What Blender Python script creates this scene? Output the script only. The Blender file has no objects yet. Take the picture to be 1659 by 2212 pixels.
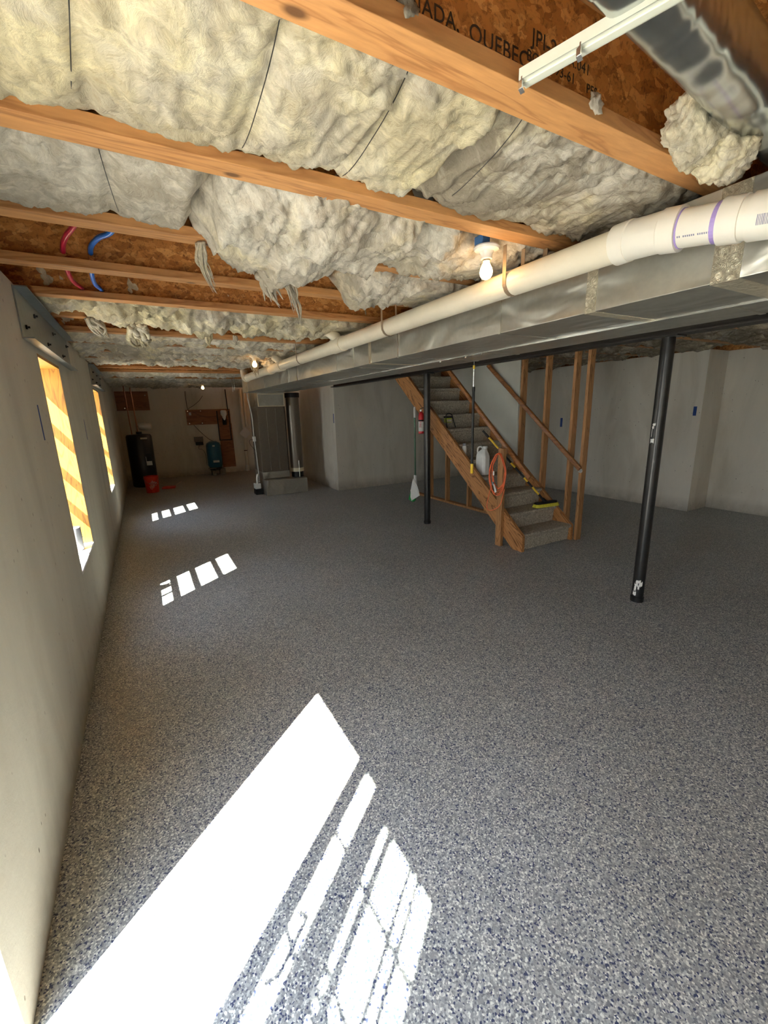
import bpy, math, random
from mathutils import Vector, Matrix, noise

random.seed(7)
PI = math.pi
sc = bpy.context.scene
COL = sc.collection

# ------------------------------------------------------------------ camera
cam_d = bpy.data.cameras.new('camera')
cam = bpy.data.objects.new('camera', cam_d)
COL.objects.link(cam)
sc.camera = cam
cam_d.sensor_fit = 'HORIZONTAL'
cam_d.sensor_width = 36.0
cam_d.lens = 36.0 * 910.76 / 1659.0
cam_d.clip_start = 0.02
cam_d.clip_end = 200
cam.matrix_world = Matrix(((0.86998298, 0.13848242, -0.47323592, 0.0),
                           (-0.49233227, 0.19106706, -0.84917743, 0.0),
                           (-0.02717635, 0.97175923, 0.23440445, 1.65),
                           (0, 0, 0, 1)))

# ------------------------------------------------------------------ light
SUN_DIR = Vector((0.715, 0.58, -1.0)).normalized()      # direction the sunlight travels
sun_d = bpy.data.lights.new('sun', 'SUN')
sun_d.energy = 72.0
sun_d.angle = math.radians(0.55)
sun_d.color = (1.0, 0.93, 0.80)
sun = bpy.data.objects.new('sun', sun_d)
COL.objects.link(sun)
sun.location = (-6, -5, 9)
sun.rotation_euler = SUN_DIR.to_track_quat('-Z', 'Y').to_euler()

world = bpy.data.worlds.new('world')
sc.world = world
world.use_nodes = True
wn = world.node_tree.nodes
wl = world.node_tree.links
wn.clear()
wo = wn.new('ShaderNodeOutputWorld')
wb = wn.new('ShaderNodeBackground')
wt = wn.new('ShaderNodeTexCoord')
wr = wn.new('ShaderNodeValToRGB')
ws = wn.new('ShaderNodeSeparateXYZ')
wl.new(wt.outputs['Generated'], ws.inputs[0])
wl.new(ws.outputs[2], wr.inputs[0])
wr.color_ramp.elements[0].position = 0.0
wr.color_ramp.elements[0].color = (0.95, 0.97, 1.0, 1)
wr.color_ramp.elements[1].position = 0.8
wr.color_ramp.elements[1].color = (0.55, 0.72, 1.0, 1)
wl.new(wr.outputs[0], wb.inputs[0])
wb.inputs[1].default_value = 9.0
wl.new(wb.outputs[0], wo.inputs[0])

sc.view_settings.view_transform = 'Standard'
sc.view_settings.look = 'None'
sc.view_settings.gamma = 1.0
sc.view_settings.use_curve_mapping = False
sc.view_settings.exposure = 0.36
sc.cycles.max_bounces = 10
sc.cycles.diffuse_bounces = 6
sc.cycles.glossy_bounces = 4
sc.cycles.transparent_max_bounces = 12
sc.cycles.sample_clamp_indirect = 6.0
sc.cycles.caustics_reflective = False
sc.cycles.caustics_refractive = False
sc.cycles.use_denoising = True

def portal(name, y0, y1, z0, z1):
    l = bpy.data.lights.new(name, 'AREA')
    l.shape = 'RECTANGLE'
    l.size = y1 - y0
    l.size_y = z1 - z0
    l.cycles.is_portal = True
    o = bpy.data.objects.new(name, l)
    COL.objects.link(o)
    o.location = (-0.80, (y0 + y1) / 2, (z0 + z1) / 2)
    o.rotation_euler = Vector((1, 0, 0)).to_track_quat('-Z', 'Z').to_euler()
    return o
portal('door_portal', -0.30, 1.2, 0.0, 2.05)
portal('window_portal', -3.2, -1.6, 0.6, 2.05)  # portal for the added window behind the viewpoint
portal('window_portal', 3.43, 4.27, 0.6, 2.05)
portal('window_portal', 7.05, 7.9, 0.6, 2.05)

# ------------------------------------------------------------------ materials
def nt(name):
    m = bpy.data.materials.new(name)
    m.use_nodes = True
    n = m.node_tree.nodes
    return m, n, m.node_tree.links, n['Principled BSDF']

def ramp(n, stops, interp='LINEAR'):
    r = n.new('ShaderNodeValToRGB')
    cr = r.color_ramp
    cr.interpolation = interp
    while len(cr.elements) > 1:
        cr.elements.remove(cr.elements[-1])
    cr.elements[0].position = stops[0][0]
    cr.elements[0].color = tuple(stops[0][1]) + (1,)
    for p, c in stops[1:]:
        e = cr.elements.new(p)
        e.color = tuple(c) + (1,)
    return r

def coords(n, l, scale=(1, 1, 1), rot=(0, 0, 0)):
    t = n.new('ShaderNodeTexCoord')
    mp = n.new('ShaderNodeMapping')
    mp.inputs['Scale'].default_value = scale
    mp.inputs['Rotation'].default_value = rot
    l.new(t.outputs['Object'], mp.inputs[0])
    return mp.outputs[0]

def bump(n, l, b, src, strength, dist):
    bp = n.new('ShaderNodeBump')
    bp.inputs['Strength'].default_value = strength
    bp.inputs['Distance'].default_value = dist
    l.new(src, bp.inputs['Height'])
    l.new(bp.outputs[0], b.inputs['Normal'])
    return bp

def nz(n, l, vec, scale, detail=4, rough=0.55, dist=0.0):
    t = n.new('ShaderNodeTexNoise')
    t.inputs['Scale'].default_value = scale
    t.inputs['Detail'].default_value = detail
    t.inputs['Roughness'].default_value = rough
    t.inputs['Distortion'].default_value = dist
    if vec is not None:
        l.new(vec, t.inputs['Vector'])
    return t.outputs[0]

def mix(n, l, fac, a, b, mode='MIX'):
    m = n.new('ShaderNodeMix')
    m.data_type = 'RGBA'
    m.blend_type = mode
    if isinstance(fac, (int, float)):
        m.inputs[0].default_value = fac
    else:
        l.new(fac, m.inputs[0])
    for s, v in ((6, a), (7, b)):
        if isinstance(v, (tuple, list)):
            m.inputs[s].default_value = tuple(v) + (1,)
        else:
            l.new(v, m.inputs[s])
    return m.outputs[2]

def simple(name, color, rough=0.5, metal=0.0, noise_amt=0.12, scale=30, bmp=0.0, coat=0.0):
    m, n, l, b = nt(name)
    v = coords(n, l)
    f = nz(n, l, v, scale, 4)
    d = [max(0, c * (1 - noise_amt)) for c in color]
    u = [min(1, c * (1 + noise_amt)) for c in color]
    r = ramp(n, [(0.3, d), (0.7, u)])
    l.new(f, r.inputs[0])
    l.new(r.outputs[0], b.inputs['Base Color'])
    b.inputs['Roughness'].default_value = rough
    b.inputs['Metallic'].default_value = metal
    b.inputs['Coat Weight'].default_value = coat
    if bmp:
        bump(n, l, b, f, bmp, 0.003)
    return m

def emit(name, color, strength):
    m, n, l, b = nt(name)
    b.inputs['Base Color'].default_value = tuple(color) + (1,)
    b.inputs['Emission Color'].default_value = tuple(color) + (1,)
    b.inputs['Emission Strength'].default_value = strength
    return m

def m_floor():
    m, n, l, b = nt('epoxy_flake_floor')
    v = coords(n, l)
    vo = n.new('ShaderNodeTexVoronoi')
    vo.inputs['Scale'].default_value = 190
    vo.inputs['Randomness'].default_value = 1
    l.new(v, vo.inputs['Vector'])
    sep = n.new('ShaderNodeSeparateColor')
    l.new(vo.outputs['Color'], sep.inputs[0])
    r = ramp(n, [(0.0, (0.30, 0.315, 0.325)), (0.25, (0.42, 0.44, 0.445)), (0.42, (0.19, 0.205, 0.225)),
                 (0.55, (0.54, 0.56, 0.55)), (0.70, (0.045, 0.06, 0.13)), (0.80, (0.33, 0.35, 0.365)),
                 (0.88, (0.80, 0.82, 0.77))], 'CONSTANT')
    l.new(sep.outputs[0], r.inputs[0])
    f = nz(n, l, v, 0.9, 3)
    rr = ramp(n, [(0.3, (0.88, 0.875, 0.85)), (0.7, (1.02, 1.02, 1.02))])
    l.new(f, rr.inputs[0])
    c = mix(n, l, 1.0, r.outputs[0], rr.outputs[0], 'MULTIPLY')
    l.new(c, b.inputs['Base Color'])
    b.inputs['Roughness'].default_value = 0.42
    b.inputs['Specular IOR Level'].default_value = 0.5
    bump(n, l, b, sep.outputs[1], 0.35, 0.0012)
    return m

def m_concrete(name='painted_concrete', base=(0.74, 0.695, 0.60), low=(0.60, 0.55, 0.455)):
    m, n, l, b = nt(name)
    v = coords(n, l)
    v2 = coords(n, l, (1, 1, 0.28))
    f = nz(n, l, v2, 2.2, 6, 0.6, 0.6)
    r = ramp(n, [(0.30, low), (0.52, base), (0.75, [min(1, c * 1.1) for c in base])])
    l.new(f, r.inputs[0])
    # small dark pin holes
    vo = n.new('ShaderNodeTexVoronoi')
    vo.inputs['Scale'].default_value = 17
    l.new(coords(n, l, (1, 1, 0.55)), vo.inputs['Vector'])
    hr = ramp(n, [(0.05, (0, 0, 0)), (0.10, (1, 1, 1))])
    l.new(vo.outputs['Distance'], hr.inputs[0])
    g = nz(n, l, v, 3.1, 2)
    gr = ramp(n, [(0.45, (0, 0, 0)), (0.52, (1, 1, 1))])
    l.new(g, gr.inputs[0])
    inv = mix(n, l, gr.outputs[0], (1, 1, 1), hr.outputs[0])
    hole = mix(n, l, inv, (0.22, 0.19, 0.15), r.outputs[0])
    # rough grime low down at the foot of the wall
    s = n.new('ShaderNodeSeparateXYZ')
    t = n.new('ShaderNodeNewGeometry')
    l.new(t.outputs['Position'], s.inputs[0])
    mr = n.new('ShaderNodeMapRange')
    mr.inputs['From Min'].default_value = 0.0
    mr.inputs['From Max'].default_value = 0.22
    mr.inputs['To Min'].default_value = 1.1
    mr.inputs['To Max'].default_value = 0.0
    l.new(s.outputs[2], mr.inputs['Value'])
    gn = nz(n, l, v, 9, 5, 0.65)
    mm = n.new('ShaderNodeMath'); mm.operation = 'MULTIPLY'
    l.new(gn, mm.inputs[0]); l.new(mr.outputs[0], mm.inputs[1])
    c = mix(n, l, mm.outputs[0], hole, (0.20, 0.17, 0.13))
    l.new(c, b.inputs['Base Color'])
    b.inputs['Roughness'].default_value = 0.75
    fb = nz(n, l, v, 18, 6, 0.65)
    mb = n.new('ShaderNodeMath'); mb.operation = 'MULTIPLY_ADD'
    l.new(inv, mb.inputs[0]); mb.inputs[1].default_value = 0.8; l.new(fb, mb.inputs[2])
    bump(n, l, b, mb.outputs[0], 0.45, 0.006)
    return m

def m_wood(name, c1, c2, axis='x', scale=1.0, rough=0.6, knots=True, ring=7.0, rot=(0, 0, 0)):
    m, n, l, b = nt(name)
    st = {'x': (0.12, 1, 1), 'y': (1, 0.12, 1), 'z': (1, 1, 0.12)}[axis]
    if any(rot):
        v0 = coords(n, l, (1, 1, 1), rot)
        mp = n.new('ShaderNodeMapping'); mp.inputs['Scale'].default_value = tuple(a * scale for a in st)
        l.new(v0, mp.inputs[0]); v = mp.outputs[0]
    else:
        v = coords(n, l, tuple(a * scale for a in st))
    w = nz(n, l, v, 9, 3, 0.5, 1.2)
    mm = n.new('ShaderNodeMath'); mm.operation = 'MULTIPLY'; mm.inputs[1].default_value = ring
    fr = n.new('ShaderNodeMath'); fr.operation = 'PINGPONG'; fr.inputs[1].default_value = 0.5
    l.new(w, mm.inputs[0]); l.new(mm.outputs[0], fr.inputs[0])
    r = ramp(n, [(0.0, c2), (0.16, c1), (0.6, [min(1, x * 1.12) for x in c1])])
    l.new(fr.outputs[0], r.inputs[0])
    g = nz(n, l, v, 60, 4, 0.6)
    gr = ramp(n, [(0.3, (0.78, 0.76, 0.74)), (0.7, (1.05, 1.05, 1.05))])
    l.new(g, gr.inputs[0])
    c = mix(n, l, 1.0, r.outputs[0], gr.outputs[0], 'MULTIPLY')
    if knots:
        vo = n.new('ShaderNodeTexVoronoi')
        vo.inputs['Scale'].default_value = 3.4
        vk = coords(n, l, tuple({'x': (0.5, 1, 1), 'y': (1, 0.5, 1), 'z': (1, 1, 0.5)}[axis]))
        l.new(vk, vo.inputs['Vector'])
        kr = ramp(n, [(0.035, (1, 1, 1)), (0.06, (0, 0, 0))])
        l.new(vo.outputs['Distance'], kr.inputs[0])
        c = mix(n, l, kr.outputs[0], c, [x * 0.35 for x in c2])
    l.new(c, b.inputs['Base Color'])
    b.inputs['Roughness'].default_value = rough
    bump(n, l, b, g, 0.25, 0.002)
    return m

def m_osb():
    m, n, l, b = nt('oriented_strand_board')
    v = coords(n, l, (18, 30, 30))
    d = nz(n, l, v, 1.6, 3, 0.6, 0.5)
    va = n.new('ShaderNodeVectorMath'); va.operation = 'ADD'
    l.new(v, va.inputs[0]); l.new(d, va.inputs[1])
    vo = n.new('ShaderNodeTexVoronoi'); vo.inputs['Scale'].default_value = 1.6
    l.new(va.outputs[0], vo.inputs['Vector'])
    s = n.new('ShaderNodeSeparateColor'); l.new(vo.outputs['Color'], s.inputs[0])
    r = ramp(n, [(0.0, (0.29, 0.105, 0.022)), (0.35, (0.42, 0.17, 0.040)), (0.7, (0.54, 0.245, 0.065)), (1.0, (0.66, 0.34, 0.11))])
    l.new(s.outputs[0], r.inputs[0])
    f = nz(n, l, coords(n, l, (1, 1, 1)), 42, 5, 0.7, 1.5)
    fr = ramp(n, [(0.34, (0.45, 0.38, 0.32)), (0.48, (1, 1, 1)), (0.8, (1.15, 1.1, 1.05))])
    l.new(f, fr.inputs[0])
    c = mix(n, l, 1.0, r.outputs[0], fr.outputs[0], 'MULTIPLY')
    l.new(c, b.inputs['Base Color'])
    b.inputs['Roughness'].default_value = 0.62
    bump(n, l, b, f, 0.3, 0.002)
    return m

def m_insul(name, tone=1.0, dirt=0.5, yellow=0.5):
    m, n, l, b = nt(name)
    v = coords(n, l)
    wp = n.new('ShaderNodeTexNoise'); wp.inputs['Scale'].default_value = 4.0; wp.inputs['Detail'].default_value = 3
    l.new(v, wp.inputs['Vector'])
    va = n.new('ShaderNodeVectorMath'); va.operation = 'MULTIPLY_ADD'
    l.new(wp.outputs['Color'], va.inputs[0]); va.inputs[1].default_value = (0.22, 0.22, 0.22); l.new(v, va.inputs[2])
    vw = va.outputs[0]
    d = nz(n, l, v, 2.6, 4, 0.6, 1.0)
    cream = [x * tone for x in (0.88, 0.775, 0.50)]
    white = [x * tone for x in (0.83, 0.77, 0.655)]
    r = ramp(n, [(0.60 - 0.36 * yellow, white), (0.80 - 0.28 * yellow, cream)])
    l.new(d, r.inputs[0])
    # broad soiled areas broken up by small blotches
    f1 = nz(n, l, vw, 2.4, 3, 0.55)
    f2 = nz(n, l, vw, 11, 6, 0.66, 0.6)
    ad = n.new('ShaderNodeMath'); ad.operation = 'MULTIPLY_ADD'; ad.inputs[1].default_value = 0.8
    l.new(f1, ad.inputs[0]); l.new(f2, ad.inputs[2])
    dr = ramp(n, [(0.80 - 0.20 * dirt - 0.02, (0, 0, 0)), (1.10 - 0.14 * dirt, (1, 1, 1))])
    l.new(ad.outputs[0], dr.inputs[0])
    dm = n.new('ShaderNodeMath'); dm.operation = 'MULTIPLY'; dm.inputs[1].default_value = min(0.95, 0.55 + 0.4 * dirt)
    l.new(dr.outputs[0], dm.inputs[0])
    c = mix(n, l, dm.outputs[0], r.outputs[0], (0.25 * tone, 0.215 * tone, 0.165 * tone))
    st = nz(n, l, vw, 30, 7, 0.75, 1.2)
    sr = ramp(n, [(0.34, (0.80, 0.775, 0.72)), (0.50, (0.97, 0.97, 0.96)), (0.66, (1.05, 1.05, 1.05))])
    l.new(st, sr.inputs[0])
    c = mix(n, l, 1.0, c, sr.outputs[0], 'MULTIPLY')
    l.new(c, b.inputs['Base Color'])
    b.inputs['Roughness'].default_value = 0.95
    b.inputs['Specular IOR Level'].default_value = 0.1
    bb = nz(n, l, vw, 20, 9, 0.74, 1.0)
    bump(n, l, b, bb, 0.6, 0.016)
    return m

def m_galv(name='galvanized_sheet', base=(0.58, 0.565, 0.49), rough=0.40, wav=0.6):
    m, n, l, b = nt(name)
    v = coords(n, l)
    f = nz(n, l, v, 35, 3)
    r = ramp(n, [(0.3, [x * 0.9 for x in base]), (0.7, base)])
    l.new(f, r.inputs[0])
    l.new(r.outputs[0], b.inputs['Base Color'])
    b.inputs['Metallic'].default_value = 0.92
    b.inputs['Roughness'].default_value = rough
    w = nz(n, l, coords(n, l, (1, 0.6, 1)), 4.0, 2, 0.4, 1.0)
    bump(n, l, b, w, wav, 0.05)
    return m

def m_foil():
    m, n, l, b = nt('crinkled_foil_tape')
    v = coords(n, l)
    b.inputs['Base Color'].default_value = (0.82, 0.74, 0.55, 1)
    b.inputs['Metallic'].default_value = 0.9
    b.inputs['Roughness'].default_value = 0.33
    w = nz(n, l, v, 38, 5, 0.7, 1.5)
    bump(n, l, b, w, 1.0, 0.014)
    return m

def m_carpet():
    m, n, l, b = nt('shag_carpet')
    v = coords(n, l)
    f = nz(n, l, v, 60, 7, 0.8, 1.2)
    r = ramp(n, [(0.34, (0.16, 0.14, 0.10)), (0.46, (0.42, 0.37, 0.29)), (0.55, (0.64, 0.58, 0.47)), (0.66, (0.90, 0.84, 0.72))])
    l.new(f, r.inputs[0])
    l.new(r.outputs[0], b.inputs['Base Color'])
    b.inputs['Roughness'].default_value = 1.0
    b.inputs['Specular IOR Level'].default_value = 0.05
    bump(n, l, b, f, 1.0, 0.012)
    return m

def m_glass():
    m = bpy.data.materials.new('window_glass')
    m.use_nodes = True
    n = m.node_tree.nodes; l = m.node_tree.links
    n.clear()
    o = n.new('ShaderNodeOutputMaterial'); t = n.new('ShaderNodeBsdfTransparent')
    g = n.new('ShaderNodeBsdfGlossy'); x = n.new('ShaderNodeMixShader'); x.inputs[0].default_value = 0.05
    g.inputs['Roughness'].default_value = 0.02
    t.inputs[0].default_value = (0.96, 0.98, 0.97, 1)
    l.new(t.outputs[0], x.inputs[1]); l.new(g.outputs[0], x.inputs[2])
    l.new(x.outputs[0], o.inputs[0])
    return m

M = {}
M['floor'] = m_floor()
M['conc'] = m_concrete()
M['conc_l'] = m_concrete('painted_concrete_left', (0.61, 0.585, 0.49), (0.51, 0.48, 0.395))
M['patio'] = simple('patio_concrete', (0.56, 0.53, 0.46), 0.9, scale=6)
M['flange'] = m_wood('joist_flange_pine', (0.50, 0.245, 0.088), (0.36, 0.155, 0.05), 'x', 1.0, 0.6, True, 5)
M['stud'] = m_wood('stud_pine', (0.42, 0.215, 0.085), (0.23, 0.10, 0.035), 'z', 1.0)
M['string'] = m_wood('stringer_fir', (0.46, 0.215, 0.075), (0.13, 0.045, 0.012), 'y', 0.8, 0.5, True, 10, (-math.atan(0.81), 0, 0))
M['rail'] = m_wood('handrail_wood', (0.30, 0.125, 0.04), (0.17, 0.06, 0.02), 'y', 1.0, 0.35, False)
M['jamb'] = m_wood('window_jamb_pine', (0.37, 0.175, 0.020), (0.23, 0.088, 0.006), 'z', 1.4, 0.55, True, 6)
M['ply'] = m_wood('plywood', (0.30, 0.12, 0.045), (0.19, 0.07, 0.025), 'x', 0.8, 0.6, False)
M['osb'] = m_osb()
M['ins'] = m_insul('fiberglass_cream', 0.93, 0.25, 0.8)
M['ins_d'] = m_insul('fiberglass_grey_soiled', 0.84, 1.0, 0.35)
M['ins_w'] = m_insul('fiberglass_white', 0.98, 0.40, 0.25)
M['ins_p'] = m_insul('fiberglass_pale', 1.12, 0.12, 0.35)
M['galv'] = m_galv()
M['galv_d'] = m_galv('galvanized_lintel', (0.30, 0.33, 0.33), 0.5, 0.15)
M['galv_b'] = m_galv('galvanized_branch', (0.50, 0.52, 0.50), 0.22, 0.4)
M['foil'] = m_foil()
M['carpet'] = m_carpet()
M['glass'] = m_glass()
M['pvc'] = simple('white_pvc', (0.80, 0.72, 0.56), 0.32, 0, 0.05, 8)
M['pvc_w'] = simple('clean_white_pvc', (0.84, 0.79, 0.68), 0.28, 0, 0.03, 8)
M['purple'] = simple('purple_primer', (0.30, 0.22, 0.50), 0.4)
M['ink'] = simple('black_ink', (0.03, 0.02, 0.015), 0.7)
M['inkb'] = simple('blue_grey_ink', (0.14, 0.14, 0.22), 0.6)
M['steel'] = simple('black_painted_steel', (0.018, 0.017, 0.016), 0.32, 0.2, 0.3, 20, 0.25)
M['beam'] = simple('dark_steel_beam', (0.022, 0.018, 0.016), 0.55, 0.2, 0.3, 12)
M['bright'] = simple('bright_steel', (0.75, 0.75, 0.72), 0.25, 0.95)
M['railwhite'] = simple('white_enamelled_track', (0.92, 0.92, 0.76), 0.3, 0.0, 0.02)
M['white'] = simple('white_plastic', (0.80, 0.79, 0.75), 0.4, 0, 0.04)
M['vinyl'] = simple('white_vinyl', (0.85, 0.85, 0.84), 0.4, 0, 0.02)
M['porc'] = simple('porcelain', (0.86, 0.84, 0.78), 0.25, 0, 0.02)
M['bulb'] = emit('glowing_bulb', (1.0, 0.60, 0.24), 20.0)
M['black'] = simple('black_plastic', (0.005, 0.005, 0.005), 0.6)
M['blackm'] = simple('black_enamel', (0.010, 0.010, 0.011), 0.3)
M['yellow'] = simple('yellow_plastic', (0.85, 0.56, 0.04), 0.4, 0, 0.05)
M['bristle'] = simple('yellow_bristle', (0.72, 0.66, 0.06), 0.8, 0, 0.25, 120, 0.5)
M['green'] = simple('green_bristle', (0.02, 0.30, 0.06), 0.8, 0, 0.25, 120, 0.5)
M['dgreen'] = simple('dark_green_metal', (0.015, 0.085, 0.03), 0.35)
M['red'] = simple('red_enamel', (0.50, 0.015, 0.02), 0.3)
M['orange'] = simple('orange_cord', (0.85, 0.17, 0.06), 0.45)
M['bucket'] = simple('orange_red_plastic', (0.62, 0.04, 0.01), 0.45)
M['pexr'] = simple('red_tubing', (0.52, 0.02, 0.06), 0.3)
M['pexb'] = simple('blue_tubing', (0.02, 0.16, 0.62), 0.3)
M['tape'] = simple('blue_masking_tape', (0.012, 0.05, 0.22), 0.7)
M['boxblue'] = simple('blue_plastic', (0.03, 0.10, 0.24), 0.5)
M['tankblue'] = simple('blue_tank_paint', (0.015, 0.11, 0.20), 0.35)
M['paper'] = simple('white_paper', (0.75, 0.74, 0.70), 0.8, 0, 0.05)
M['furn'] = simple('furnace_taupe_enamel', (0.15, 0.125, 0.095), 0.35, 0.3, 0.08)
M['rust'] = simple('weathered_steel_strap', (0.28, 0.20, 0.13), 0.5, 0.5)
M['lime'] = simple('lime_plastic', (0.50, 0.60, 0.06), 0.4)
M['grey'] = simple('grey_plastic', (0.22, 0.23, 0.25), 0.45)
M['gypsum'] = simple('drywall', (0.58, 0.585, 0.52), 0.85, 0, 0.05, 4)
M['block'] = simple('grey_block', (0.22, 0.21, 0.18), 0.9)
M['copper'] = simple('copper_pipe', (0.35, 0.15, 0.08), 0.35, 0.9)

# ------------------------------------------------------------------ mesh building
class MB:
    def __init__(s):
        s.v = []; s.f = []
    def add(s, vs, fs):
        o = len(s.v)
        s.v += [tuple(a) for a in vs]
        s.f += [tuple(i + o for i in q) for q in fs]
        return s
    def box(s, x0, x1, y0, y1, z0, z1):
        v = [(x, y, z) for x in (x0, x1) for y in (y0, y1) for z in (z0, z1)]
        return s.add(v, [(0, 1, 3, 2), (4, 6, 7, 5), (0, 4, 5, 1), (2, 3, 7, 6), (0, 2, 6, 4), (1, 5, 7, 3)])
    def bar(s, a, b, w, h, up=(0, 0, 1)):
        a = Vector(a); b = Vector(b); d = (b - a).normalized()
        side = d.cross(Vector(up)).normalized(); u = side.cross(d)
        v = []
        for p in (a, b):
            for i, j in ((-1, -1), (1, -1), (1, 1), (-1, 1)):
                v.append(p + side * (i * w / 2) + u * (j * h / 2))
        return s.add(v, [(0, 1, 2, 3), (7, 6, 5, 4), (0, 4, 5, 1), (1, 5, 6, 2), (2, 6, 7, 3), (3, 7, 4, 0)])
    def tube(s, pts, r, seg=12, cap=True):
        pts = [Vector(p) for p in pts]
        rs = r if isinstance(r, (list, tuple)) else [r] * len(pts)
        rings = []; prev = None
        for i, p in enumerate(pts):
            if i == 0: d = pts[1] - pts[0]
            elif i == len(pts) - 1: d = pts[-1] - pts[-2]
            else: d = (pts[i + 1] - p).normalized() + (p - pts[i - 1]).normalized()
            d.normalize()
            if prev is None:
                a = Vector((0, 0, 1)) if abs(d.z) < 0.9 else Vector((1, 0, 0))
                n1 = d.cross(a).normalized()
            else:
                n1 = (prev - d * prev.dot(d)).normalized()
            prev = n1; n2 = d.cross(n1)
            rings.append([p + (n1 * math.cos(t) + n2 * math.sin(t)) * rs[i] for t in [2 * PI * k / seg for k in range(seg)]])
        v = [q for rg in rings for q in rg]; f = []
        for i in range(len(rings) - 1):
            for k in range(seg):
                a = i * seg + k; b2 = i * seg + (k + 1) % seg
                f.append((a, b2, b2 + seg, a + seg))
        if cap:
            f.append(tuple(range(seg - 1, -1, -1)))
            f.append(tuple((len(rings) - 1) * seg + k for k in range(seg)))
        return s.add(v, f)
    def lathe(s, prof, c, seg=24, axis='z', tilt=None):
        v = []; f = []
        for r, h in prof:
            for k in range(seg):
                t = 2 * PI * k / seg
                p = Vector((r * math.cos(t), r * math.sin(t), h))
                if axis == 'x': p = Vector((h, r * math.cos(t), r * math.sin(t)))
                if axis == 'y': p = Vector((r * math.sin(t), h, r * math.cos(t)))
                if tilt is not None: p = tilt @ p
                v.append(p + Vector(c))
        for i in range(len(prof) - 1):
            for k in range(seg):
                a = i * seg + k; b = i * seg + (k + 1) % seg
                f.append((a, b, b + seg, a + seg))
        f.append(tuple(range(seg - 1, -1, -1)))
        f.append(tuple((len(prof) - 1) * seg + k for k in range(seg)))
        return s.add(v, f)
    def prism(s, poly, a, b, axis='x'):
        k = len(poly)
        def P(q, t):
            return {'x': (t, q[0], q[1]), 'y': (q[0], t, q[1]), 'z': (q[0], q[1], t)}[axis]
        v = [P(q, a) for q in poly] + [P(q, b) for q in poly]
        f = [tuple(range(k - 1, -1, -1)), tuple(range(k, 2 * k))]
        f += [(i, (i + 1) % k, (i + 1) % k + k, i + k) for i in range(k)]
        return s.add(v, f)

ROOT = {}
def setp(o, label=None, cat=None, group=None, kind=None):
    if label: o['label'] = label
    if cat: o['category'] = cat
    if group: o['group'] = group
    if kind: o['kind'] = kind
    return o

def link(name, mb, mat, parent=None, bevel=0.0, smooth=False, loc=None, label=None):
    if parent is not None:
        L = ROOT[parent.name]
    elif loc is not None:
        L = Vector(loc)
    else:
        xs = [p[0] for p in mb.v]; ys = [p[1] for p in mb.v]; zs = [p[2] for p in mb.v]
        L = Vector(((min(xs) + max(xs)) / 2, (min(ys) + max(ys)) / 2, min(zs)))
    me = bpy.data.meshes.new(name)
    me.from_pydata([(p[0] - L.x, p[1] - L.y, p[2] - L.z) for p in mb.v], [], mb.f)
    import bmesh
    bm = bmesh.new(); bm.from_mesh(me)
    bmesh.ops.recalc_face_normals(bm, faces=bm.faces)
    bm.to_mesh(me); bm.free()
    if smooth:
        for q in me.polygons: q.use_smooth = True
        if smooth == 'angle':
            me.set_sharp_from_angle(angle=math.radians(35))
    me.materials.append(mat)
    o = bpy.data.objects.new(name, me)
    COL.objects.link(o)
    if parent is not None: o.parent = parent
    else: o.location = L
    ROOT[o.name] = L
    if bevel:
        b = o.modifiers.new('bevel', 'BEVEL'); b.width = bevel; b.segments = 2; b.limit_method = 'ANGLE'
    if label: o['label'] = label
    return o

def thing(name, label, cat, loc, group=None, kind=None):
    o = bpy.data.objects.new(name, None)
    COL.objects.link(o)
    o.location = loc
    o.empty_display_size = 0.1
    ROOT[o.name] = Vector(loc)
    return setp(o, label, cat, group, kind)

def dup(root, loc, label=None, group=None):
    r = root.copy(); COL.objects.link(r); r.location = loc
    if label: r['label'] = label
    if group: r['group'] = group
    ROOT[r.name] = Vector(loc)
    for ch in list(root.children):
        c = ch.copy(); COL.objects.link(c); c.parent = r; ROOT[c.name] = Vector(loc)
        for g in ch.children:
            d = g.copy(); COL.objects.link(d); d.parent = c
    return r

def text_mesh(name, body, size, mat, parent, loc, rot, depth=0.0006, spacing=1.0):
    cu = bpy.data.curves.new(name, 'FONT')
    cu.body = body; cu.size = size; cu.extrude = depth; cu.space_character = spacing
    cu.align_x = 'LEFT'
    tmp = bpy.data.objects.new(name + '_tmp', cu)
    COL.objects.link(tmp)
    dg = bpy.context.evaluated_depsgraph_get()
    me = bpy.data.meshes.new_from_object(tmp.evaluated_get(dg))
    bpy.data.objects.remove(tmp)
    me.name = name
    R = Matrix.Translation(Vector(loc) - ROOT[parent.name]) @ (rot if isinstance(rot, Matrix) else Matrix.Rotation(0, 4, 'X'))
    me.transform(R)
    me.materials.clear(); me.materials.append(mat)
    o = bpy.data.objects.new(name, me)
    COL.objects.link(o); o.parent = parent
    ROOT[o.name] = ROOT[parent.name]
    return o

def basis(right, up):
    r = Vector(right).normalized(); u = Vector(up).normalized(); n = r.cross(u)
    return Matrix(((r.x, u.x, n.x, 0), (r.y, u.y, n.y, 0), (r.z, u.z, n.z, 0), (0, 0, 0, 1)))

def curve(pts, n=8):
    P = [Vector(p) for p in pts]; out = []
    for i in range(len(P) - 1):
        p0 = P[max(i - 1, 0)]; p1 = P[i]; p2 = P[i + 1]; p3 = P[min(i + 2, len(P) - 1)]
        for k in range(n):
            t = k / n
            out.append(0.5 * ((2 * p1) + (p2 - p0) * t + (2 * p0 - 5 * p1 + 4 * p2 - p3) * t * t + (3 * p1 - p0 - 3 * p2 + p3) * t ** 3))
    out.append(P[-1])
    return out

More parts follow.
